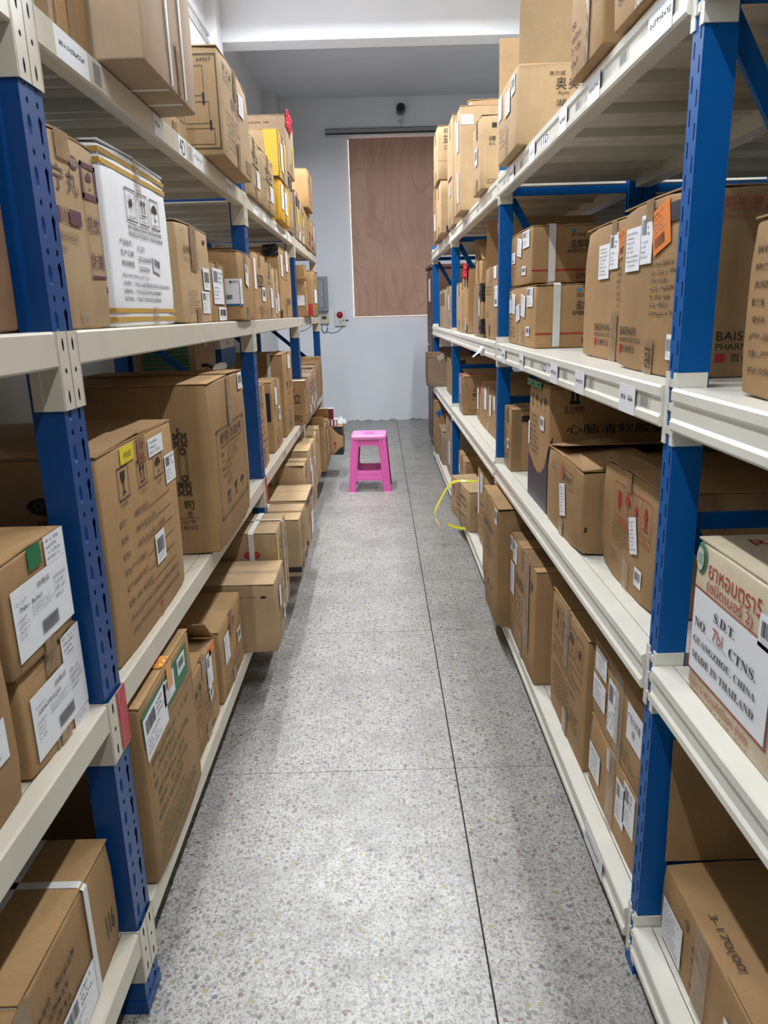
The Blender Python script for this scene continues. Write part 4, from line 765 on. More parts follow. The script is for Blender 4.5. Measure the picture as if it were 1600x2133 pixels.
carton('D4', 'plain tan carton jutting into the aisle with red printed tape on top', [('W', 'C', .74, .795, .885, .835, 1, 'd'), ('E', 'C', .915, .815, .022, .018, 'k'), ('B', 'T', .1, .44, .99, .445, 'R'), ('B', 'T', .1, .555, .99, .56, 'R'), ('W', 'T', .3, .45, .55, .55, 1, 'R'), ('W', 'T', .72, .46, .97, .54, 1, 'R'), BW('A', .3, .2, .9, .85, 7), ('L', 'A', .4, .5, .55, .8, 'plain'), ('L', 'A', .7, .2, .85, .4, 'bar')], tapecol=TAPEC)
carton('D5', 'strapped carton with a red oval mark behind the jutting tan carton', [('S', 'y', .77, 's', .022), ('S', 'x', .6, 's', .01), ('E', 'C', .77, .76, .075, .045, 'r', 'OTC', 'f'), ('W', 'C', .45, .62, .68, .69, 1, 'd'), ('B', 'A', .0, .3, .1, .95, 'y'), BW('A', .2, .2, .95, .9, 8, 'd')])
carton('D6', 'strapped tan carton with a black band near its bottom, bottom shelf', [('B', 'C', .5, .085, .998, .175, 'k'), ('S', 'y', .62, 's', .022), ('B', 'T', .35, .1, .55, .2, 'k'), ('W', 'T', .75, .55, .95, .68, 1, 'k'), BW('A', .2, .2, .9, .9, 6), ('B', 'A', 0, .085, 1, .175, 'k')])
carton('D7', 'carton with purple edge tape past the black-banded carton, bottom shelf', [('B', 'A', 0, .85, .9, 1, 'p'), ('B', 'C', .7, .085, .998, .175, 'k'), ('L', 'A', .5, .1, .8, .55, 'plain'), BW('A', .1, .4, .8, .8, 4)])
carton('D8', 'small strapped carton with a torn corner behind the purple-taped carton', [('S', 'y', .55, 's', .022), ('E', 'C', .6, .55, .06, .06, 'r'), BW('A', .2, .3, .9, .9, 4)], crush=.02)
carton('D9', 'tall-sided tan carton with long white paper strip by the third post', [('L', 'A', .25, .35, .4, .7, 'plain'), ('L', 'A', .1, .65, .25, .85, 'plain'), ('L', 'A', .7, .6, .85, .75, 'plain'), BW('A', .1, .1, .9, .4, 5), ('W', 'T', .6, .7, .8, .85, 1, 'R')])
carton('D10a', 'carton with red top mark and green patch on its side, last bay floor shelf', [('B', 'C', .62, .25, .9, .6, 'g'), ('E', 'C', .75, .85, .09, .06, 'r')], flaps=dict(n=(70, .3), f=1))
carton('D10b', 'open carton with raised flap beside the wine-glass carton', [('L', 'A', .5, .25, .6, .8, 'plain')], flaps=dict(n=(100, .3), f=(70, .3)))
carton('D11', 'carton with black corner patches and a red wine-glass symbol', [
    ('Z', 'C', 0, 0, 0, 0, 'n', [(.80, .998), (.998, .998), (.998, .68), (.93, .72)]), ('Z', 'C', 0, 0, 0, 0, 'n', [(.82, .005), (.998, .005), (.998, .30), (.92, .22)]), ('I', 'C', .78, .20, .92, .50, 'g', 'r'), ('P', 'C', .74, .24, .79, .32, '小', 'R'), ('P', 'C', .92, .24, .97, .32, '心', 'R'), ('B', 'A', .3, .02, .4, .98, 'f'), ('B', 'A', .6, .02, .7, .98, 'f')])
# ---- bright blue rack, top shelf
carton('E1', 'carton on the top shelf beside the near bright blue post', [BW('A', .1, .1, .7, .3, 2, 'k')])
carton('E2', 'tall carton with two white stickers and tape, second along the top shelf', [('L', 'A', .05, .42, .4, .98, 'rows'), ('L', 'A', .75, .25, .95, .5, 'bar'), ('X', 'A', .52, 0, .64, .6), ('W', 'A', .05, .05, .4, .3, 4, 'd'), ('W', 'A', .55, .6, .95, .9, 3, 'd'), ('B', 'A', .56, .02, .6, .3, 'n')], tape=False)
carton('E3', 'open carton with tall upright flaps and large black characters on the top shelf', [
    ('P', 'C', .235, .83, .355, .885, '美尔威', 'd'), ('P', 'C', .285, .665, .365, .81, '奥', 'k'), ('P', 'C', .38, .665, .46, .81, '美', 'k'), ('P', 'C', .30, .60, .385, .65, 'Aom', 'd'), ('P', 'C', .29, .46, .45, .55, '湖北', 'k'),
    ('L', 'A', .03, .62, .22, .95, 'rows'), ('L', 'A', .40, .55, .66, .85, 'rows'), ('L', 'A', .72, .70, .90, .93, 'bar'), BW('A', .1, .2, .5, .5, 4), ('X', 'A', .42, 0, .54, .42, TAPEC)], tape=False, flaps=dict(n=93, f=91, r=95))
carton('E4', 'tan carton with a small black square logo beyond the second bright blue post, top shelf', [('I', 'C', .12, .82, .17, .885, 'A', 'k'), ('B', 'C', .12, .82, .175, .885, 'k'), ('P', 'C', .085, .64, .165, .71, '搏', 'k'), ('P', 'C', .09, .59, .165, .622, 'BOL', 'd'), ('P', 'C', .07, .11, .18, .14, '生产地址', 'd'), ('P', 'C', .07, .07, .18, .10, '电话号码', 'd'), ('L', 'A', .3, .4, .6, .65, 'bar')])
carton('E5', 'tall pale carton with a white label at its top corner, top shelf', [('L', 'C', .01, .82, .18, .915, 'rows'), ('L', 'A', .6, .1, .8, .4, 'plain'), ('L', 'A', .5, .6, .8, .9, 'plain')], tapecol=TAPEC)
carton('E6', 'carton with red characters peeking above the pale tall carton', [('P', 'C', .05, .90, .4, .955, '阳光老人', 'R')], flaps=dict(n=3, f=12))
carton('E7', 'tall carton behind the pale one, beside the third bright blue post', [('L', 'A', .4, .3, .6, .4, 'plain'), ('B', 'A', .2, .45, .8, .47, 'k')])
carton('E8l', 'lower carton of the last stack on the top shelf with a black base band', [('B', 'C', .1, .0, .6, .14, 'n'), ('B', 'C', .12, .5, .6, .505, 'd')])
carton('E8u', 'upper carton of the last stack on the top shelf with heavy black characters', [('P', 'C', .10, .86, .20, .95, '超', 'k'), ('P', 'C', .10, .68, .21, .84, '益', 'k'), ('W', 'C', .1, .55, .3, .64, 2, 'd'), ('B', 'C', 0, .35, .9, .355, 'd')])
carton('E9', 'farthest carton on the top shelf, beyond the heavy-lettered stack', [('L', 'A', .3, .2, .6, .5, 'plain')])
# ---- bright blue rack, eye-level shelf
carton('F6', 'tan carton with rows of dark characters, nearest the camera at eye level', [q for i, t in enumerate(('批准文号', '贮    藏', '规    格', '日    期', '包    装', '产品批号', '生产日期', '有效期至')) for q in [('P', 'A', .05, .80 - i * .095, .42, .84 - i * .095, t, 'd')]] + [('B', 'T', .0, .55, .3, .56, 'r')], tapecol=tape_mat('pink_tape', (.45, .25, .2), .2, .6))
BAI = lambda a: [('P', 'A', a, .215, a + .3, .27, 'BAISHAN', 'k'), ('P', 'A', a, .17, a + .4, .20, 'PHARMACEUTICAL', 'k'), ('B', 'A', a, .10, a + .045, .155, 'r'), ('P', 'A', a + .07, .105, a + .30, .152, '百善药业', 'k')]
carton('F4', 'nearer of twin cartons with large orange sticker and white delivery sheets', BAI(.05) + [
    ('L', 'A', .10, .61, .36, .87, 'rows'), ('L', 'A', .37, .64, .56, .92, 'mix'), ('L', 'A', .56, .70, .82, .95, 'both', 'o', 14), BW('A', .56, .33, .98, .65, 7, 'd'), ('B', 'A', .56, .84, .94, .94, 'n'), ('X', 'A', .54, .0, .68, .2), ('X', 'A', .44, .88, .56, 1), ('p', 'A', .57, .03, .66, .16, '百善', 'k'), ('L', 'A', .88, .1, .96, .24, 'bar'),
    ('P', 'C', .15, .87, .36, .945, '阳光老人', 'R'), ('P', 'C', .15, .825, .255, .86, 'Sunny', 'R'), ('P', 'C', .165, .20, .40, .25, 'BAISHAN', 'k'), ('P', 'C', .165, .15, .52, .185, 'PHARMACEUTICAL', 'k'), ('B', 'C', .165, .085, .205, .13, 'r'), ('P', 'C', .23, .085, .40, .13, '百善药业', 'k')], tape=False, crush=.01)
carton('F3', 'farther of twin cartons with orange sticker, partly hidden behind its twin', BAI(.28) + [
    ('L', 'A', .32, .60, .53, .85, 'rows'), ('L', 'A', .54, .66, .70, .91, 'mix'), ('L', 'A', .70, .74, .88, .93, 'both', 'o', 12), BW('A', .68, .38, .96, .68, 7, 'd'), ('B', 'A', .70, .84, .98, .92, 'n'), ('X', 'A', .62, .0, .74, .35), ('L', 'A', .9, .13, .98, .26, 'bar'), ('X', 'A', .56, .9, .66, 1)], tape=False, crush=.01)
AMB = lambda yy: [('B', 'C', 0, .215, 1, .24, 'r'), ('S', 'y', .16, 's', .026), ('E', 'C', .325, .90, .02, .035, 't'), ('P', 'C', .31, .79, .42, .85, '国药集团', 'd'), ('P', 'C', .31, .60, .56, .74, '盐酸氨溴索', 'k'), ('P', 'C', .28, .51, .47, .58, 'AMBROXOL', 'k'), ('P', 'C', .36, .07, .52, .16, '四川', 'd')]
carton('F2', 'lower of two strapped cartons with a red stripe, standing on the shelf', AMB(0) + [('L', 'A', .72, .66, .92, .97, 'mix'), ('L', 'A', .50, .50, .66, .86, 'rows', 'w', -8), ('L', 'A', .32, .42, .46, .70, 'rows', 'w', 8), ('L', 'A', .14, .55, .28, .9, 'rows', 'w', -6), ('L', 'A', .03, .55, .12, .8, 'rows'), ('L', 'A', .70, .18, .82, .34, 'bar'), ('B', 'A', .36, 0, .365, 1, 'd'), BW('A', .04, .1, .3, .5, 5), ('X', 'A', .5, 0, .62, .3, TAPEC)], yaw=0, tape=False, group='strapped cartons with red stripe')
carton('F1', 'upper of two strapped cartons with a red stripe, top of its stack', AMB(1) + [('L', 'A', .60, .66, .90, .96, 'mix'), ('L', 'A', .34, .55, .55, .88, 'rows', 'w', -8), ('L', 'A', .06, .45, .24, .66, 'both'), ('L', 'A', .58, .18, .76, .34, 'bar'), ('B', 'A', .5, 0, .505, 1, 'd'), BW('A', .06, .2, .4, .4, 3), ('C', 'T', .55, .5, .12, .14, 'w', .03)], tape=False, group='strapped cartons with red stripe')
carton('M1', 'carton with a raised flap and tall white sticker beyond the second blue post, eye level', [('L', 'A', .68, .45, .94, .72, 'both'), ('L', 'A', .64, .82, .8, .98, 'plain'), ('X', 'A', .3, .8, .5, 1, TAPEC), BW('A', .05, .6, .6, .75, 3, 'd'), BW('A', .1, .3, .3, .4, 2, 'd'), ('B', 'A', .3, .03, .38, .2, 'd')], flaps=dict(n=60, f=75), tape=False)
carton('M2', 'carton with black plastic bunched on its corners at eye level', [('C', 'A', .86, .85, .05, .045, 'k', .010), ('C', 'A', .86, .20, .05, .04, 'k', .010), ('C', 'C', .14, .83, .06, .045, 'k', .012), ('C', 'C', .14, .20, .06, .04, 'k', .012), ('L', 'A', .62, .4, .72, .75, 'plain'), ('X', 'A', .05, 0, .6, 1, TAPEC), ('X', 'C', .1, .3, .4, .8)], tape=False)
carton('M2b', 'taller carton with a folded-back flap behind the black-bagged carton', [('P', 'C', .12, .62, .3, .72, 'Z', 'k'), ('W', 'C', .05, .54, .6, .57, 1, 'd')], flaps=dict(n=30, f=110))
carton('M3', 'slim carton with red plastic knotted at its top, eye level', [('C', 'A', .85, .95, .05, .05, 'r', .04), ('B', 'A', .3, .75, .5, .9, 'n'), ('B', 'A', .8, .7, .95, .85, 'n'), ('L', 'A', .6, .05, .7, .25, 'plain'), ('B', 'A', .5, .02, .9, .14, 'k')])
carton('M4', 'carton with a green tape corner beside the third blue post, eye level', [('Z', 'C', 0, 0, 0, 0, 'g', [(.0, .99), (.06, .99), (.14, .80), (.06, .76), (0, .86)]), ('B', 'C', 0, .6, 1, .605, 'f')])
carton('N1', 'film-wrapped carton just past the third blue post, eye level', [('X', 'A', 0, 0, .4, 1, TAPEC)])
carton('N2', 'tallest film-wrapped carton with a narrow white sticker, last bay at eye level', [('L', 'A', .5, .45, .65, .8, 'plain')])
carton('N3', 'last carton of the eye-level shelf with dark print near its top', [('B', 'A', .1, .6, .8, .9, 'f')])
def ser(t): return ''.join(chr(0x1D400 + ord(c) - 65) if 'A' <= c <= 'Z' else c for c in t)     # serif capitals
SEAL = [('Z', 'A', 0, 0, 0, 0, 'm', [(.052 + (.040 + .0035 * (i % 2)) * math.cos(i * math.tau / 32), .885 + (.095 + .009 * (i % 2)) * math.sin(i * math.tau / 32)) for i in range(32)]), ('e', 'A', .052, .885, .030, .072, 'c'), ('x', 'A', .03, .83, .0301, .8301)][:2] + [('b', 'A', .034 + .009 * i, .85, .039 + .009 * i, .92, 'm') for i in range(5)]
# ---- bright blue rack, waist shelf
carton('G5', 'cream carton with red Thai lettering and a large white printed sheet', [
    ('P', 'A', .115, .80, .50, .90, 'ยาหอมตรา5', 'r'), ('P', 'A', .11, .70, .455, .79, '(ชนิดเบอร์ 2)', 'r'), ('L', 'A', .022, .16, .60, .685, 'plain'), ('F', 'A', .012, .14, .61, .70, .0024, 'r'), ('L', 'A', .50, .66, .64, .84, 'bar'),
    ('P', 'A', .02, .055, .50, .115, 'บริษัท 5 พระเจดีย์โอสถ จำกัด', 'R'), ('P', 'A', .02, .02, .5, .04, 'ห้างหุ้นส่วน', 'R'), ('P', 'T', .14, .86, .26, .93, 'RE', 'r'), ('p', 'A', .20, .575, .36, .635, ser('S.D.T.'), 'k'), ('p', 'A', .05, .455, .15, .515, ser('NO.'), 'k'), ('p', 'A', .33, .455, .52, .515, ser('CTNS.'), 'k'), ('p', 'A', .20, .46, .28, .54, '7bl', 'R'), ('b', 'A', .16, .449, .32, .452, 'e'), ('p', 'A', .05, .345, .53, .395, ser('GUANGZHOU, CHINA'), 'k'), ('p', 'A', .05, .245, .53, .295, ser('MADE IN THAILAND'), 'k')] + SEAL, flaps=dict(n=.5, f=.5), tape=False)
carton('G4', 'carton with red handling symbols and a tilted white sticker, top edge frayed', [
    ('F', 'A', .24, .50, .86, .86, .0016, 'r'), ('I', 'A', .25, .58, .85, .85, 'husA', 'r'), ('B', 'A', .24, .575, .86, .58, 'r'), ('B', 'A', .395, .5, .399, .86, 'r'), ('B', 'A', .55, .5, .554, .86, 'r'), ('B', 'A', .705, .5, .709, .86, 'r'), ('P', 'A', .26, .51, .53, .56, '小心轻放 注意防潮', 'r'), ('P', 'A', .74, .51, .82, .56, '向上', 'r'),
    BW('A', .22, .30, .55, .49, 5, 'd'), BW('A', .22, .14, .36, .26, 3, 'd'), ('L', 'A', .54, .36, .66, .66, 'rows', 'w', 16), ('L', 'A', .66, .13, .77, .28, 'bar'), ('X', 'A', .46, 0, .56, .25, TAPEC), ('X', 'A', .44, .84, .54, 1)], tape=False, crush=.014, yaw=0)
carton('G3', 'carton with one front flap sprung open and a folded paper note', [('F', 'A', .42, .66, .76, .86, .0014, 'd'), ('P', 'A', .46, .71, .73, .82, '怕晒PAINT', 'd'), ('B', 'A', .42, .72, .5, .9, 'R'), ('L', 'A', .42, .26, .58, .66, 'rows', 'w', 12), ('P', 'A', .15, .74, .24, .84, '公', 'f'), ('B', 'C', .02, .29, .035, .35, 'k'), ('X', 'A', .44, 0, .54, .2, TAPE)], tape=False, flaps=dict(f=9, n=1, l=5), crush=.012)
carton('G2', 'tall carton with black wave base and large heart-brain characters in shadow', [
    ('Z', 'A', 0, 0, 0, 0, 'n', [(0, .003), (1, .003), (1, .52), (.96, .47), (.86, .36), (.7, .29), (.5, .265), (.3, .29), (.12, .345), (0, .38)]), ('Z', 'C', 0, 0, 0, 0, 'n', [(0, .003), (.03, .003), (.03, .62), (0, .52)]), ('I', 'A', .08, .78, .92, .93, 'ausu', 'k'), BW('A', .08, .40, .6, .74, 8, 'd'), ('L', 'A', .62, .64, .8, .75, 'bar'), ('L', 'A', .0, .45, .08, .65, 'plain'),
    ('P', 'C', .12, .64, .80, .715, '心脑清软胶囊', 'k'), ('P', 'C', .10, .81, .235, .855, '立业制药', 'k'), ('B', 'C', .135, .87, .205, .895, 'k'), ('B', 'C', .145, .895, .162, .97, 'k'), ('B', 'C', .178, .895, .195, .97, 'k'), ('B', 'C', .10, .80, .235, .803, 'k'), ('C', 'A', .3, .985, .12, .012, 'g', .02), ('C', 'T', .1, .6, .03, .12, 'g', .015)], tape=False)
carton('G1', 'narrow carton with a black plate logo beside the second blue post, waist shelf', [('B', 'C', .13, .80, .5, .90, 'k'), ('F', 'A', .08, .72, .75, .94, .0018, 'd'), ('P', 'A', .15, .76, .7, .90, '汉古', 'd'), BW('A', .05, .1, .8, .66, 9, 'd'), ('L', 'A', .5, .34, .75, .5, 'bar'), ('X', 'C', 0, 0, .12, 1)])
carton('J1', 'long carton with red and orange top tape beyond the second blue post', [('L', 'A', .28, .45, .4, .95, 'plain'), ('L', 'A', .55, .4, .63, .85, 'plain'), ('B', 'C', .03, .06, .3, .17, 'n'), ('B', 'T', 0, .7, .3, .95, 'o'), ('B', 'A', 0, .7, .06, 1, 'r'), ('L', 'A', .75, .6, .82, .9, 'plain')])
carton('J2', 'small slim carton between the long carton and the calligraphic carton', [('L', 'A', .2, .3, .5, .9, 'plain')])
carton('J3', 'carton with calligraphic characters and red printed top by the third blue post', [('P', 'C', .14, .60, .34, .68, '艺艺', 'd'), ('P', 'C', .14, .46, .36, .57, '赖氨', 'k'), ('P', 'C', .14, .38, .34, .42, 'Laaki', 'd'), ('W', 'C', .08, .06, .4, .16, 3, 'd'), ('W', 'C', .04, .66, .08, .92, 4, 'G'), ('B', 'T', 0, .3, .4, .9, 'r'), ('X', 'A', 0, 0, 1, 1, TAPEC), ('L', 'A', .3, .5, .5, .95, 'plain')])
carton('K0', 'carton with a white strip label beside the film-wrapped carton, last bay', [('L', 'C', .02, .3, .35, .42, 'rows'), ('B', 'C', 0, .85, .3, .98, 'k')])
carton('K', 'film-wrapped dark carton poking into the aisle at the rack end', [('X', 'C', .02, .02, .98, .98, TAPEC), ('B', 'C', 0, .86, 1, .90, 'k'), ('B', 'C', 0, .06, 1, .09, 'k'), ('L', 'C', .22, .82, .42, .97, 'plain', 'c', 30)])
# ---- bright blue rack, bottom shelf
carton('Hl', 'wide open-flapped carton stamped 3-170(00), nearest the camera at the bottom', [('P', 'U', .26, .045, .50, .085, '3-170(00)', 'd'), ('L', 'A', .03, .08, .20, .60, 'rows'), ('L', 'A', .52, .1, .6, .6, 'plain'), ('L', 'A', .61, .1, .69, .6, 'mix'), ('E', 'A', .22, .75, .014, .06, 'f'), ('X', 'A', .3, 0, .4, 1, TAPEC), BW('A', .27, .1, .34, .7, 4)], tape=False, flaps=dict(f=92, n=1))
carton('Hk', 'lower of two flat cartons with delivery stickers beside the near blue post', [('L', 'A', .02, .22, .26, .62, 'rows'), ('L', 'A', .60, .3, .76, .82, 'mix'), ('L', 'A', .74, .42, .93, .95, 'mix'), ('X', 'A', .42, 0, .56, 1, TAPEC), ('L', 'A', .40, .68, .46, .95, 'plain')], group='stacked flat cartons', tape=False)
carton('Hj', 'upper of two flat cartons with delivery stickers beside the near blue post', [('L', 'A', .06, .66, .30, .95, 'rows'), ('L', 'A', .03, .26, .30, .58, 'rows'), ('L', 'A', .36, .16, .56, .80, 'mix'), ('L', 'A', .72, .45, .97, .86, 'plain'), ('p', 'A', .74, .68, .95, .78, '广东九州通', 'k'), ('p', 'A', .82, .54, .87, .64, '件', 'k'), ('X', 'A', .50, 0, .64, 1, TAPEC), BW('A', .6, .1, .9, .3, 3)], group='stacked flat cartons', tape=False)
carton('Hi', 'tall carton with framed symbols and many printed lines, bottom shelf', [('I', 'A', .08, .70, .92, .92, 'gaus', 'd', 1), BW('A', .08, .48, .95, .66, 4, 'd'), BW('A', .1, .15, .9, .44, 7, 'd'), ('X', 'A', .42, .55, .52, 1, TAPEC), ('X', 'A', .44, 0, .54, .2, TAPEC)])
carton('Hh', 'carton with glossy worn tape and tall white sticker, bottom shelf', [('L', 'A', .03, .44, .2, .74, 'rows'), ('L', 'A', .13, .78, .3, .97, 'mix'), ('L', 'A', .0, .84, .1, .98, 'bar'), ('E', 'A', .86, .82, .035, .045, 'n'), ('P', 'A', .25, .6, .7, .72, '黑骨藤通络', 'd'), BW('A', .2, .2, .85, .55, 6), ('X', 'A', .62, .2, .8, 1), ('W', 'T', .1, .15, .5, .35, 2, 'd'), ('W', 'T', .1, .65, .5, .85, 2, 'd'), ('X', 'T', .0, .1, .9, .9)])
carton('Hg', 'largest carton bulging over the bottom rail with faint framed print', [('F', 'A', .06, .16, .80, .78, .0016, 'f'), ('P', 'A', .12, .70, .72, .76, '舒筋活血片', 'd'), BW('A', .2, .45, .75, .66, 5), ('F', 'A', .12, .3, .4, .66, .0014, 'f'), ('I', 'A', .12, .2, .75, .28, 'agu', 'd'), ('L', 'A', .84, .86, .98, .985, 'bar'), ('W', 'T', .02, .45, .3, .6, 1, 'k')], crush=.014, tape=False)
carton('Hf', 'upright carton with long white label strip behind the bulging carton', [('L', 'A', .05, .35, .18, .85, 'plain'), ('L', 'A', .25, .7, .45, .95, 'rows'), BW('A', .3, .1, .9, .6, 5)], tape=True)
he = carton('He', 'short carton with a red flower logo trailing a loose yellow strap', [('I', 'C', .06, .70, .30, .95, 'f', 'r'), ('P', 'C', .06, .52, .30, .64, '采芝', 'r'), BW('A', .3, .2, .9, .8, 4, 'd'), ('B', 'T', .0, .25, .9, .3, 'a'), ('B', 'T', .0, .6, .9, .64, 'a'), ('I', 'A', .05, .5, .3, .9, 'g', 'R')], yaw=7)
carton('Hd', 'plain carton with string on its lid just before the third blue post', [('L', 'A', .1, .5, .25, .7, 'plain')])
carton('Hc', 'narrow carton with a tall white sticker on the bottom shelf, last bay', [('L', 'A', .45, .2, .7, .6, 'rows')])
carton('Hb', 'low film-wrapped carton on the bottom shelf, last bay', [('X', 'A', 0, 0, .5, 1, TAPEC)])
carton('Ha', 'carton with blue tape corner at the far end of the bottom shelf', [('Z', 'C', 0, 0, 0, 0, 'b', [(0, .8), (.16, .86), (.2, .78), (.06, .70)]), ('W', 'C', .2, .76, .6, .82, 1, 'k'), ('P', 'C', .5, .5, .7, .62, '月', 'k')])
# extra cartons that show only in gaps; those on the rear rack added to block light
BOX.update({'Q1': ('L', -.80, 3.36, 3.75, L2, 1.19, .33, 2), 'Q2': ('L', -.82, 3.36, 3.78, 1.193, 1.37, .30, 2), 'Q3': ('L', -.80, 3.80, 4.2, L2, 1.19, .33, 2), 'Q4': ('L', -.80, 3.82, 4.2, 1.193, 1.36, .3, 4),
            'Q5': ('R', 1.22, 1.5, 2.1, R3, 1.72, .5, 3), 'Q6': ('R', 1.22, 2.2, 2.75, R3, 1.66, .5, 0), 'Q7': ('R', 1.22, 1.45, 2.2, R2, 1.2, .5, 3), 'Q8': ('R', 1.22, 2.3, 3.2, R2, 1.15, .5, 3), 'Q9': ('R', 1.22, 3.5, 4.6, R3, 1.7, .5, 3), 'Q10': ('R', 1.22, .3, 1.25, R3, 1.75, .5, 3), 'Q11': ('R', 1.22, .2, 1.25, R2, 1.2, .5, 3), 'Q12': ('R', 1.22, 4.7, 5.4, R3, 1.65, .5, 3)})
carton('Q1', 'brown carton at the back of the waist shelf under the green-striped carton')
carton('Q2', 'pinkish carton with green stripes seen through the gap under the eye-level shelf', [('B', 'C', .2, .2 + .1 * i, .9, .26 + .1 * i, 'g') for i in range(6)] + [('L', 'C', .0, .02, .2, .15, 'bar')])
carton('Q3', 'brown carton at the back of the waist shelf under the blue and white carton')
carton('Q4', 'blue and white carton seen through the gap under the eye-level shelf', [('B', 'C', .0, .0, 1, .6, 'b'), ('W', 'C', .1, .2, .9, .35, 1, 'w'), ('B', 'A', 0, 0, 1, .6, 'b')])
for k, lab in (('Q5', 'dark carton added to block light behind the nearer orange-stickered carton'), ('Q6', 'brown carton added to block light behind the farther orange-stickered carton'), ('Q7', 'dark carton added to block light behind the red-symbol carton'), ('Q8', 'dark carton added to block light behind the heart-brain carton'), ('Q9', 'dark carton added to block light behind the raised-flap carton at eye level'), ('Q10', 'dark carton added to block light behind the tan carton nearest the camera'), ('Q11', 'dark carton added to block light behind the Thai-lettered carton'), ('Q12', 'dark carton added to block light behind the slim red-knotted carton')):
    carton(k, lab, tape=False, group='added light-blocking cartons')

# ---------------------------------------------------------------- price tags on the rails
def tag_on(rid, bi, lv, y, w, kind, text=None):
    ys, s, rh = {'L': ([-.66, 1.307, 3.278, 5.124, 6.922], 1, .060), 'R': ([-.68, 1.352, 3.385, 5.512, 7.419], -1, .077)}[rid]
    yc = (ys[bi] + ys[bi + 1]) / 2; r = RAILS[(rid, bi, lv)]
    if rid == 'L': d, z0, h = .0043, -.056, .050
    else: d, z0, h = (.0072, -.053, .027) if kind in ('cream', 'text') else (.0125, -.074, .058)
    n = Vector((s, 0, 0)); u = Vector((0, s, 0)); v = Vector((0, 0, 1))
    o_ = Vector((s * d, y - yc - s * w / 2, z0)); m = M()
    m.add([o_ + u * a + v * b + n * t for t in (0, .0006) for a, b in ((0, 0), (w, 0), (w, h), (0, h))], [(3, 2, 1, 0), (4, 5, 6, 7), (0, 1, 5, 4), (1, 2, 6, 5), (2, 3, 7, 6), (3, 0, 4, 7)])
    lb = obj('price_tag', m, INK['c' if kind == 'cream' else 'w'], r); q = P()
    if kind == 'rows': q.rows('k', w * .1, h * .42, w * .95, h * .68, 1, .8, .1)
    elif kind in ('bar', 'cream'): q.bars('e', w * .15, h * .12, w * .85, h * .88)
    elif kind == 'text': q.text('k', text, w * .12, h * .1, w * .88, h * .9)
    if q.c: q.build((o_, u, v, n), .0011, lb, 'label_text')
for a in [('R', 1, 1, 1.56, .10, 'rows'), ('R', 1, 1, 1.47, .06, 'cream'), ('R', 1, 1, 1.94, .09, 'rows'), ('R', 1, 1, 1.85, .05, 'cream'), ('R', 1, 1, 2.23, .09, 'rows'), ('R', 1, 1, 2.40, .12, 'text', '15D'), ('R', 1, 1, 2.12, .06, 'cream'), ('R', 1, 1, 2.75, .08, 'rows'), ('R', 1, 1, 3.15, .09, 'rows'), ('R', 1, 1, 2.58, .06, 'cream'),
          ('R', 1, 0, 1.50, .12, 'rows'), ('R', 1, 0, 1.72, .06, 'cream'), ('R', 1, 0, 1.92, .10, 'rows'), ('R', 1, 0, 2.08, .06, 'cream'), ('R', 1, 0, 2.22, .09, 'rows'), ('R', 1, 0, 2.47, .13, 'text', '11D'), ('R', 1, 0, 2.64, .09, 'rows'), ('R', 1, 0, 2.85, .06, 'cream'), ('R', 1, 0, 3.02, .09, 'rows'), ('R', 1, 0, 3.22, .06, 'cream'),
          ('R', 2, 0, 3.60, .09, 'cream'), ('R', 2, 0, 4.05, .09, 'cream'), ('R', 2, 0, 4.6, .09, 'cream'), ('R', 1, 3, 1.62, .16, 'rows'), ('R', 0, 3, 1.02, .16, 'rows'),
          ('L', 1, 0, 1.50, .15, 'rows'), ('L', 1, 0, 1.62, .06, 'cream'), ('L', 1, 0, 2.03, .07, 'rows'), ('L', 1, 0, 2.268, .08, 'text', '4D'), ('L', 1, 0, 2.46, .13, 'rows'), ('L', 1, 0, 2.36, .05, 'cream'), ('L', 1, 0, 2.95, .12, 'rows'),
          ('L', 2, 0, 3.55, .14, 'rows'), ('L', 2, 0, 3.82, .10, 'rows'), ('L', 2, 0, 4.02, .07, 'cream'), ('L', 2, 0, 4.25, .12, 'rows'), ('L', 2, 0, 4.6, .14, 'rows'), ('L', 2, 0, 4.85, .12, 'rows'),
          ('L', 3, 1, 5.4, .1, 'cream'), ('L', 3, 1, 5.7, .1, 'cream'), ('L', 3, 1, 6.0, .1, 'cream'), ('L', 3, 1, 6.3, .1, 'cream'), ('L', 2, 2, 4.0, .12, 'cream'), ('L', 2, 2, 4.6, .12, 'cream'), ('L', 2, 2, 4.85, .1, 'cream')]:
    tag_on(*a)
# red tape wound over the connectors
REDT = plain('red_tape', (.50, .02, .035), .35, bump=.3, bscale=50)
obj('red_tape', M().box(.0048, .0062, 1.311, 1.352, .618, .742).box(-.03, .0062, 1.352, 1.354, .618, .742), REDT, ra)
obj('red_tape', M().box(.0048, .0062, 3.283, 3.324, .62, .738), REDT, ra)
pl = M(); pl.add([(.0, 0, 0), (0, .10, 0), (-.02, .09, -.03), (-.022, -.01, -.028), (-.05, .07, -.055), (-.052, -.02, -.05)], [(0, 1, 2, 3), (3, 2, 4, 5)])
obj('peeled_tag', pl, INK['w'], rb, loc=(-.014, 3.74, 1.275))
obj('white_card', M().box(-.001, .19, -.001, .001, 0, .075), INK['w'], rb, loc=(.02, 6.9, 1.135))

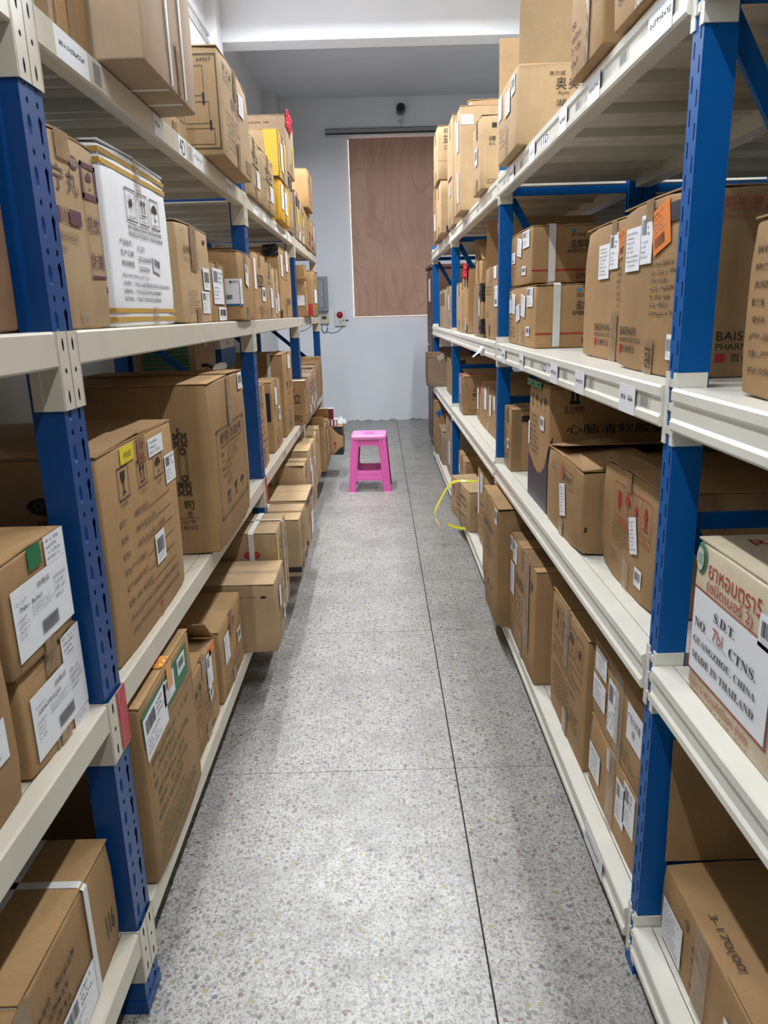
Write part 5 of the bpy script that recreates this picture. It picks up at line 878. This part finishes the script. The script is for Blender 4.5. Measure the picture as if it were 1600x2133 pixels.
# ---------------------------------------------------------------- pink stool
def filled(outer, holes, depth):
    cu = bpy.data.curves.new('outline', 'CURVE'); cu.dimensions = '2D'; cu.fill_mode = 'BOTH'; cu.extrude = depth
    for pts in [outer] + holes:
        sp = cu.splines.new('POLY'); sp.points.add(len(pts) - 1); sp.use_cyclic_u = True
        for p, q in zip(sp.points, pts): p.co = (q[0], q[1], 0, 1)
    o = bpy.data.objects.new('outline', cu); COL.objects.link(o); me = bpy.data.meshes.new_from_object(o)
    r = [tuple(v.co) for v in me.vertices], [tuple(p.vertices) for p in me.polygons]
    bpy.data.objects.remove(o); bpy.data.curves.remove(cu); bpy.data.meshes.remove(me); return r
def rrect(pts, r, k=4):
    out = []; n = len(pts)
    for i, p in enumerate(pts):
        p = Vector(p); a = Vector(pts[i - 1]) - p; b = Vector(pts[(i + 1) % n]) - p; rr = min(r, a.length / 2, b.length / 2)
        a = p + a.normalized() * rr; b = p + b.normalized() * rr
        for t in range(k + 1): t /= k; out.append(tuple(a * (1 - t) ** 2 + p * 2 * t * (1 - t) + b * t * t))
    return out
PINK = plain('pink_plastic', (.74, .135, .43), .35)
PINK2 = plain('pink_plastic_seat', (.76, .26, .52), .32)
st = thing('plastic_stool', 'bright pink moulded plastic stool standing in the middle of the aisle', 'stool', (-.107, 6.19, 0), math.radians(-2))
HT = .474
def hw_at(z): return .178 - (.178 - .142) * z / HT
def leg_side(i):
    outer = rrect([(-.150, 0), (-.113, 0)], .0) if False else [(-.178, .0), (-.128, .0)] + rrect([(-.117, .098), (.117, .098)], .02)[0:10] + [(.128, .0), (.178, .0), (.142, .455), (-.142, .455)]
    hole = rrect([(-.100, .182), (.100, .182), (.082, .388), (-.082, .388)], .022)
    return filled(outer, [hole], .0022)
sv, sf = leg_side(0)
for i in range(4):
    m = M(); a = i * math.pi / 2; vs = []
    for x, z, d in [(p[0], p[1], p[2]) for p in sv]:
        yv = -(hw_at(z) - .012) + d; vs.append((x * math.cos(a) - yv * math.sin(a), x * math.sin(a) + yv * math.cos(a), z))
    m.add(vs, sf); sd = obj('side_panel', m, PINK, st)
    rb_ = M()
    for z in (.125, .168): 
        w = hw_at(z) - .05; yv = -(hw_at(z) - .012) - .0035
        rb_.add([(x * math.cos(a) - y * math.sin(a), x * math.sin(a) + y * math.cos(a), zz) for x, y, zz in ((-w, yv, z - .003), (w, yv, z - .003), (w, yv + .004, z + .003), (-w, yv + .004, z + .003), (-w, yv + .004, z - .006), (w, yv + .004, z - .006))], [(0, 1, 2, 3), (4, 5, 1, 0)])
    obj('moulded_rib', rb_, PINK, sd)
for sx in (-1, 1):
    for sy in (-1, 1):     # fluted corner legs, slanting inwards
        m = M(); prof = [(0, 0), (.012, -.004), (.020, 0), (.030, 0), (.034, -.006), (.046, -.006), (.050, 0), (.058, .002)]
        ring_ = [(.0, t) for t in ()]
        pts = [(-p[0], p[1]) for p in prof[::-1]] ; rows_ = []
        for z in (0.0, .006, .12, .24, .36, .462):
            w = hw_at(z) + (.004 if z < .004 else 0); row = []
            for q, e in prof[::-1]: row.append((sx * (w + e * .7), sy * (w - q - .006 + .006), z))
            for q, e in prof[1:]: row.append((sx * (w - q), sy * (w + e * .7), z))
            rows_.append(row)
        k = len(rows_[0]); m.add([p for r in rows_ for p in r], [(i * k + j, i * k + j + 1, (i + 1) * k + j + 1, (i + 1) * k + j) for i in range(5) for j in range(k - 1)])
        obj('leg', m, PINK, st)
seat = M(); w = .147
def sq(w, r, z, k=5): return [(x, y, z) for x, y in rrect([(-w, -w), (w, -w), (w, w), (-w, w)], r, k)]
lay = [sq(.143, .03, .435), sq(.146, .03, .438), sq(.147, .03, .462), sq(.143, .03, .471), sq(.135, .028, HT), sq(.11, .02, HT - .001)]
k = len(lay[0]); seat.add([p for l in lay for p in l], [(i * k + j, i * k + (j + 1) % k, (i + 1) * k + (j + 1) % k, (i + 1) * k + j) for i in range(len(lay) - 1) for j in range(k)] + [tuple((len(lay) - 1) * k + j for j in range(k))])
so = obj('seat', seat, PINK2, st, True)
for i in range(-3, 4): obj('seat_groove', M().box(-.05 + .004 * abs(i), .05 - .004 * abs(i), i * .024 - .0025, i * .024 + .0025, HT - .0008, HT + .0004), PINK, so)

# ---------------------------------------------------------------- small things
gun = thing('tape_dispenser', 'silver tape dispenser with a dark handle lying on the very large carton', 'tape dispenser', (-.575, 2.67, BOX['C3'][5] + .006), math.radians(35)); gun.scale = (.45, .45, .45)
obj('frame', M().prism([(-.05, 0), (.05, 0), (.07, .02), (.06, .045), (.03, .05), (-.03, .03), (-.055, .015)], 'y', -.022, .022), plain('dispenser_steel', (.6, .6, .6), .28, .7), gun)
obj('handle', M().tube([(-.04, 0, .02), (-.09, 0, .04), (-.13, 0, .035)], .014), plain('black_knob', (.02, .02, .02), .4), gun, True)
zt = BOX['D11'][5] + .002
RED = plain('dark_red_card', (.16, .012, .022), .45); WHT = plain('white_card_stock', (.66, .66, .62), .5)
for nm, lab, loc, (wx, wy_, hh) in (('medicine_pack', 'red and white striped medicine pack lying on the wine-glass carton', (-.475, 6.68, zt), (.15, .10, .055)), ('medicine_pack', 'taller dark red medicine pack on top of the striped pack', (-.50, 6.69, zt + .0565), (.14, .10, .095))):
    t = thing(nm, lab, 'pack', loc, 0, 'medicine packs'); big = hh > .06
    obj('body', M().box(-wx / 2, wx / 2, -wy_ / 2, wy_ / 2, 0, hh), RED, t)
    obj('lid', M().box(-wx / 2, wx / 2, -wy_ / 2, wy_ / 2, hh + .0002, hh + .001), WHT, t)
    obj('end_face', M().box(wx / 2 + .0002, wx / 2 + .001, -wy_ / 2, wy_ / 2, 0, hh), WHT, t)
    n = 8 if big else 5
    for i in range(n):
        x = -wx / 2 + wx * (i + .5) / n
        obj('stripe', M().box(x - (.001 if big else .008), x + (.001 if big else .008), -wy_ / 2 - .001, -wy_ / 2 - .0002, .004, hh - .004), WHT if not big else plain('plum_card', (.05, .006, .01), .5), t)
bag = crumple('plastic_bag', (-.375, 6.76, zt), (.055, 0, 0), (0, .075, 0), (0, 0, .075), FILM['w'], None, 5, 14); bag['label'] = 'crumpled clear plastic bag lying on the wine-glass carton'; bag['category'] = 'bag'
cab = thing('wooden_cabinet', 'tall dark brown wooden cabinet beyond the end of the bright blue rack', 'cabinet', (.56, 7.90, 0))
obj('carcass', M().box(.012, .50, 0, .75, .04, 1.88), WOOD, cab)
obj('plinth', M().box(.03, .48, .03, .72, 0, .04), DARK, cab)
obj('cornice', M().box(-.02, .52, -.02, .77, 1.88, 1.91), WOOD, cab)
for i in range(2):
    d = obj('door', M().box(-.004, .0115, .01 + i * .368, .37 + i * .368, .06, 1.86), plain('brown_wood_door', (.105, .045, .025), .4, var=.25, scale=6), cab)
    obj('knob', M().lathe([(0, -.03), (.012, -.026), (.013, -.018), (.006, -.012), (.007, -.004)], (0, .34 if i == 0 else .41, 1.1), 'x', 12), plain('nail_steel', (.55, .5, .45), .4, .8), d)
    for z0, z1 in ((.12, .85), (.95, 1.8)): obj('door_panel', M().box(-.009, -.0042, .05 + i * .368, .33 + i * .368, z0, z1), WOOD, d)
obj('side_panel', M().box(.05, .46, -.012, 0, .1, 1.8), WOOD, cab)
obj('paper_notice', M().box(-.013, -.0095, .16, .40, 1.55, 1.78), INK['w'], cab)
# loose yellow strap trailing from the flower-logo carton
def ribbon(pts, w, mat, parent, name='strap'):
    pts = [Vector(p) for p in pts]; m = M(); vs = []
    for p in pts: vs += [p + Vector((0, w[1] / 2, w[2] / 2)), p - Vector((0, w[1] / 2, w[2] / 2))]
    m.add(vs, [(2 * i, 2 * i + 1, 2 * i + 3, 2 * i + 2) for i in range(len(pts) - 1)])
    vs2 = [Vector(v) + Vector((.0008, 0, .0004)) for v in m.v]; n = len(m.v); m.add(vs2, [tuple(i for i in f[::-1]) for f in m.f]); return obj(name, m, mat, parent)
def curve_pts(ps, n=8):
    out = []; ps = [Vector(p) for p in ps]
    for i in range(len(ps) - 1):
        p0, p1, p2, p3 = ps[max(0, i - 1)], ps[i], ps[i + 1], ps[min(len(ps) - 1, i + 2)]
        for t in range(n):
            t /= n; out.append(.5 * ((2 * p1) + (p2 - p0) * t + (2 * p0 - 5 * p1 + 4 * p2 - p3) * t * t + (3 * p1 - p0 - 3 * p2 + p3) * t ** 3))
    return out + [ps[-1]]
YEL = plain('yellow_strap', (.66, .62, .03), .35)
hl = he.location
def loc_he(p): return tuple(he.matrix_basis.inverted() @ Vector(p))
ys_ = obj_pts = [loc_he(p) for p in curve_pts([(.62, 4.60, .389), (.52, 4.62, .392), (.44, 4.66, .372), (.375, 4.62, .29), (.325, 4.56, .205), (.333, 4.50, .165), (.345, 4.46, .15)])]
ribbon(ys_, (0, .022, .012), YEL, he)
ribbon([loc_he(p) for p in curve_pts([(.40, 4.46, .155), (.44, 4.42, .147), (.50, 4.37, .148)])], (0, .012, .014), YEL, he)
bpy.context.view_layer.update()
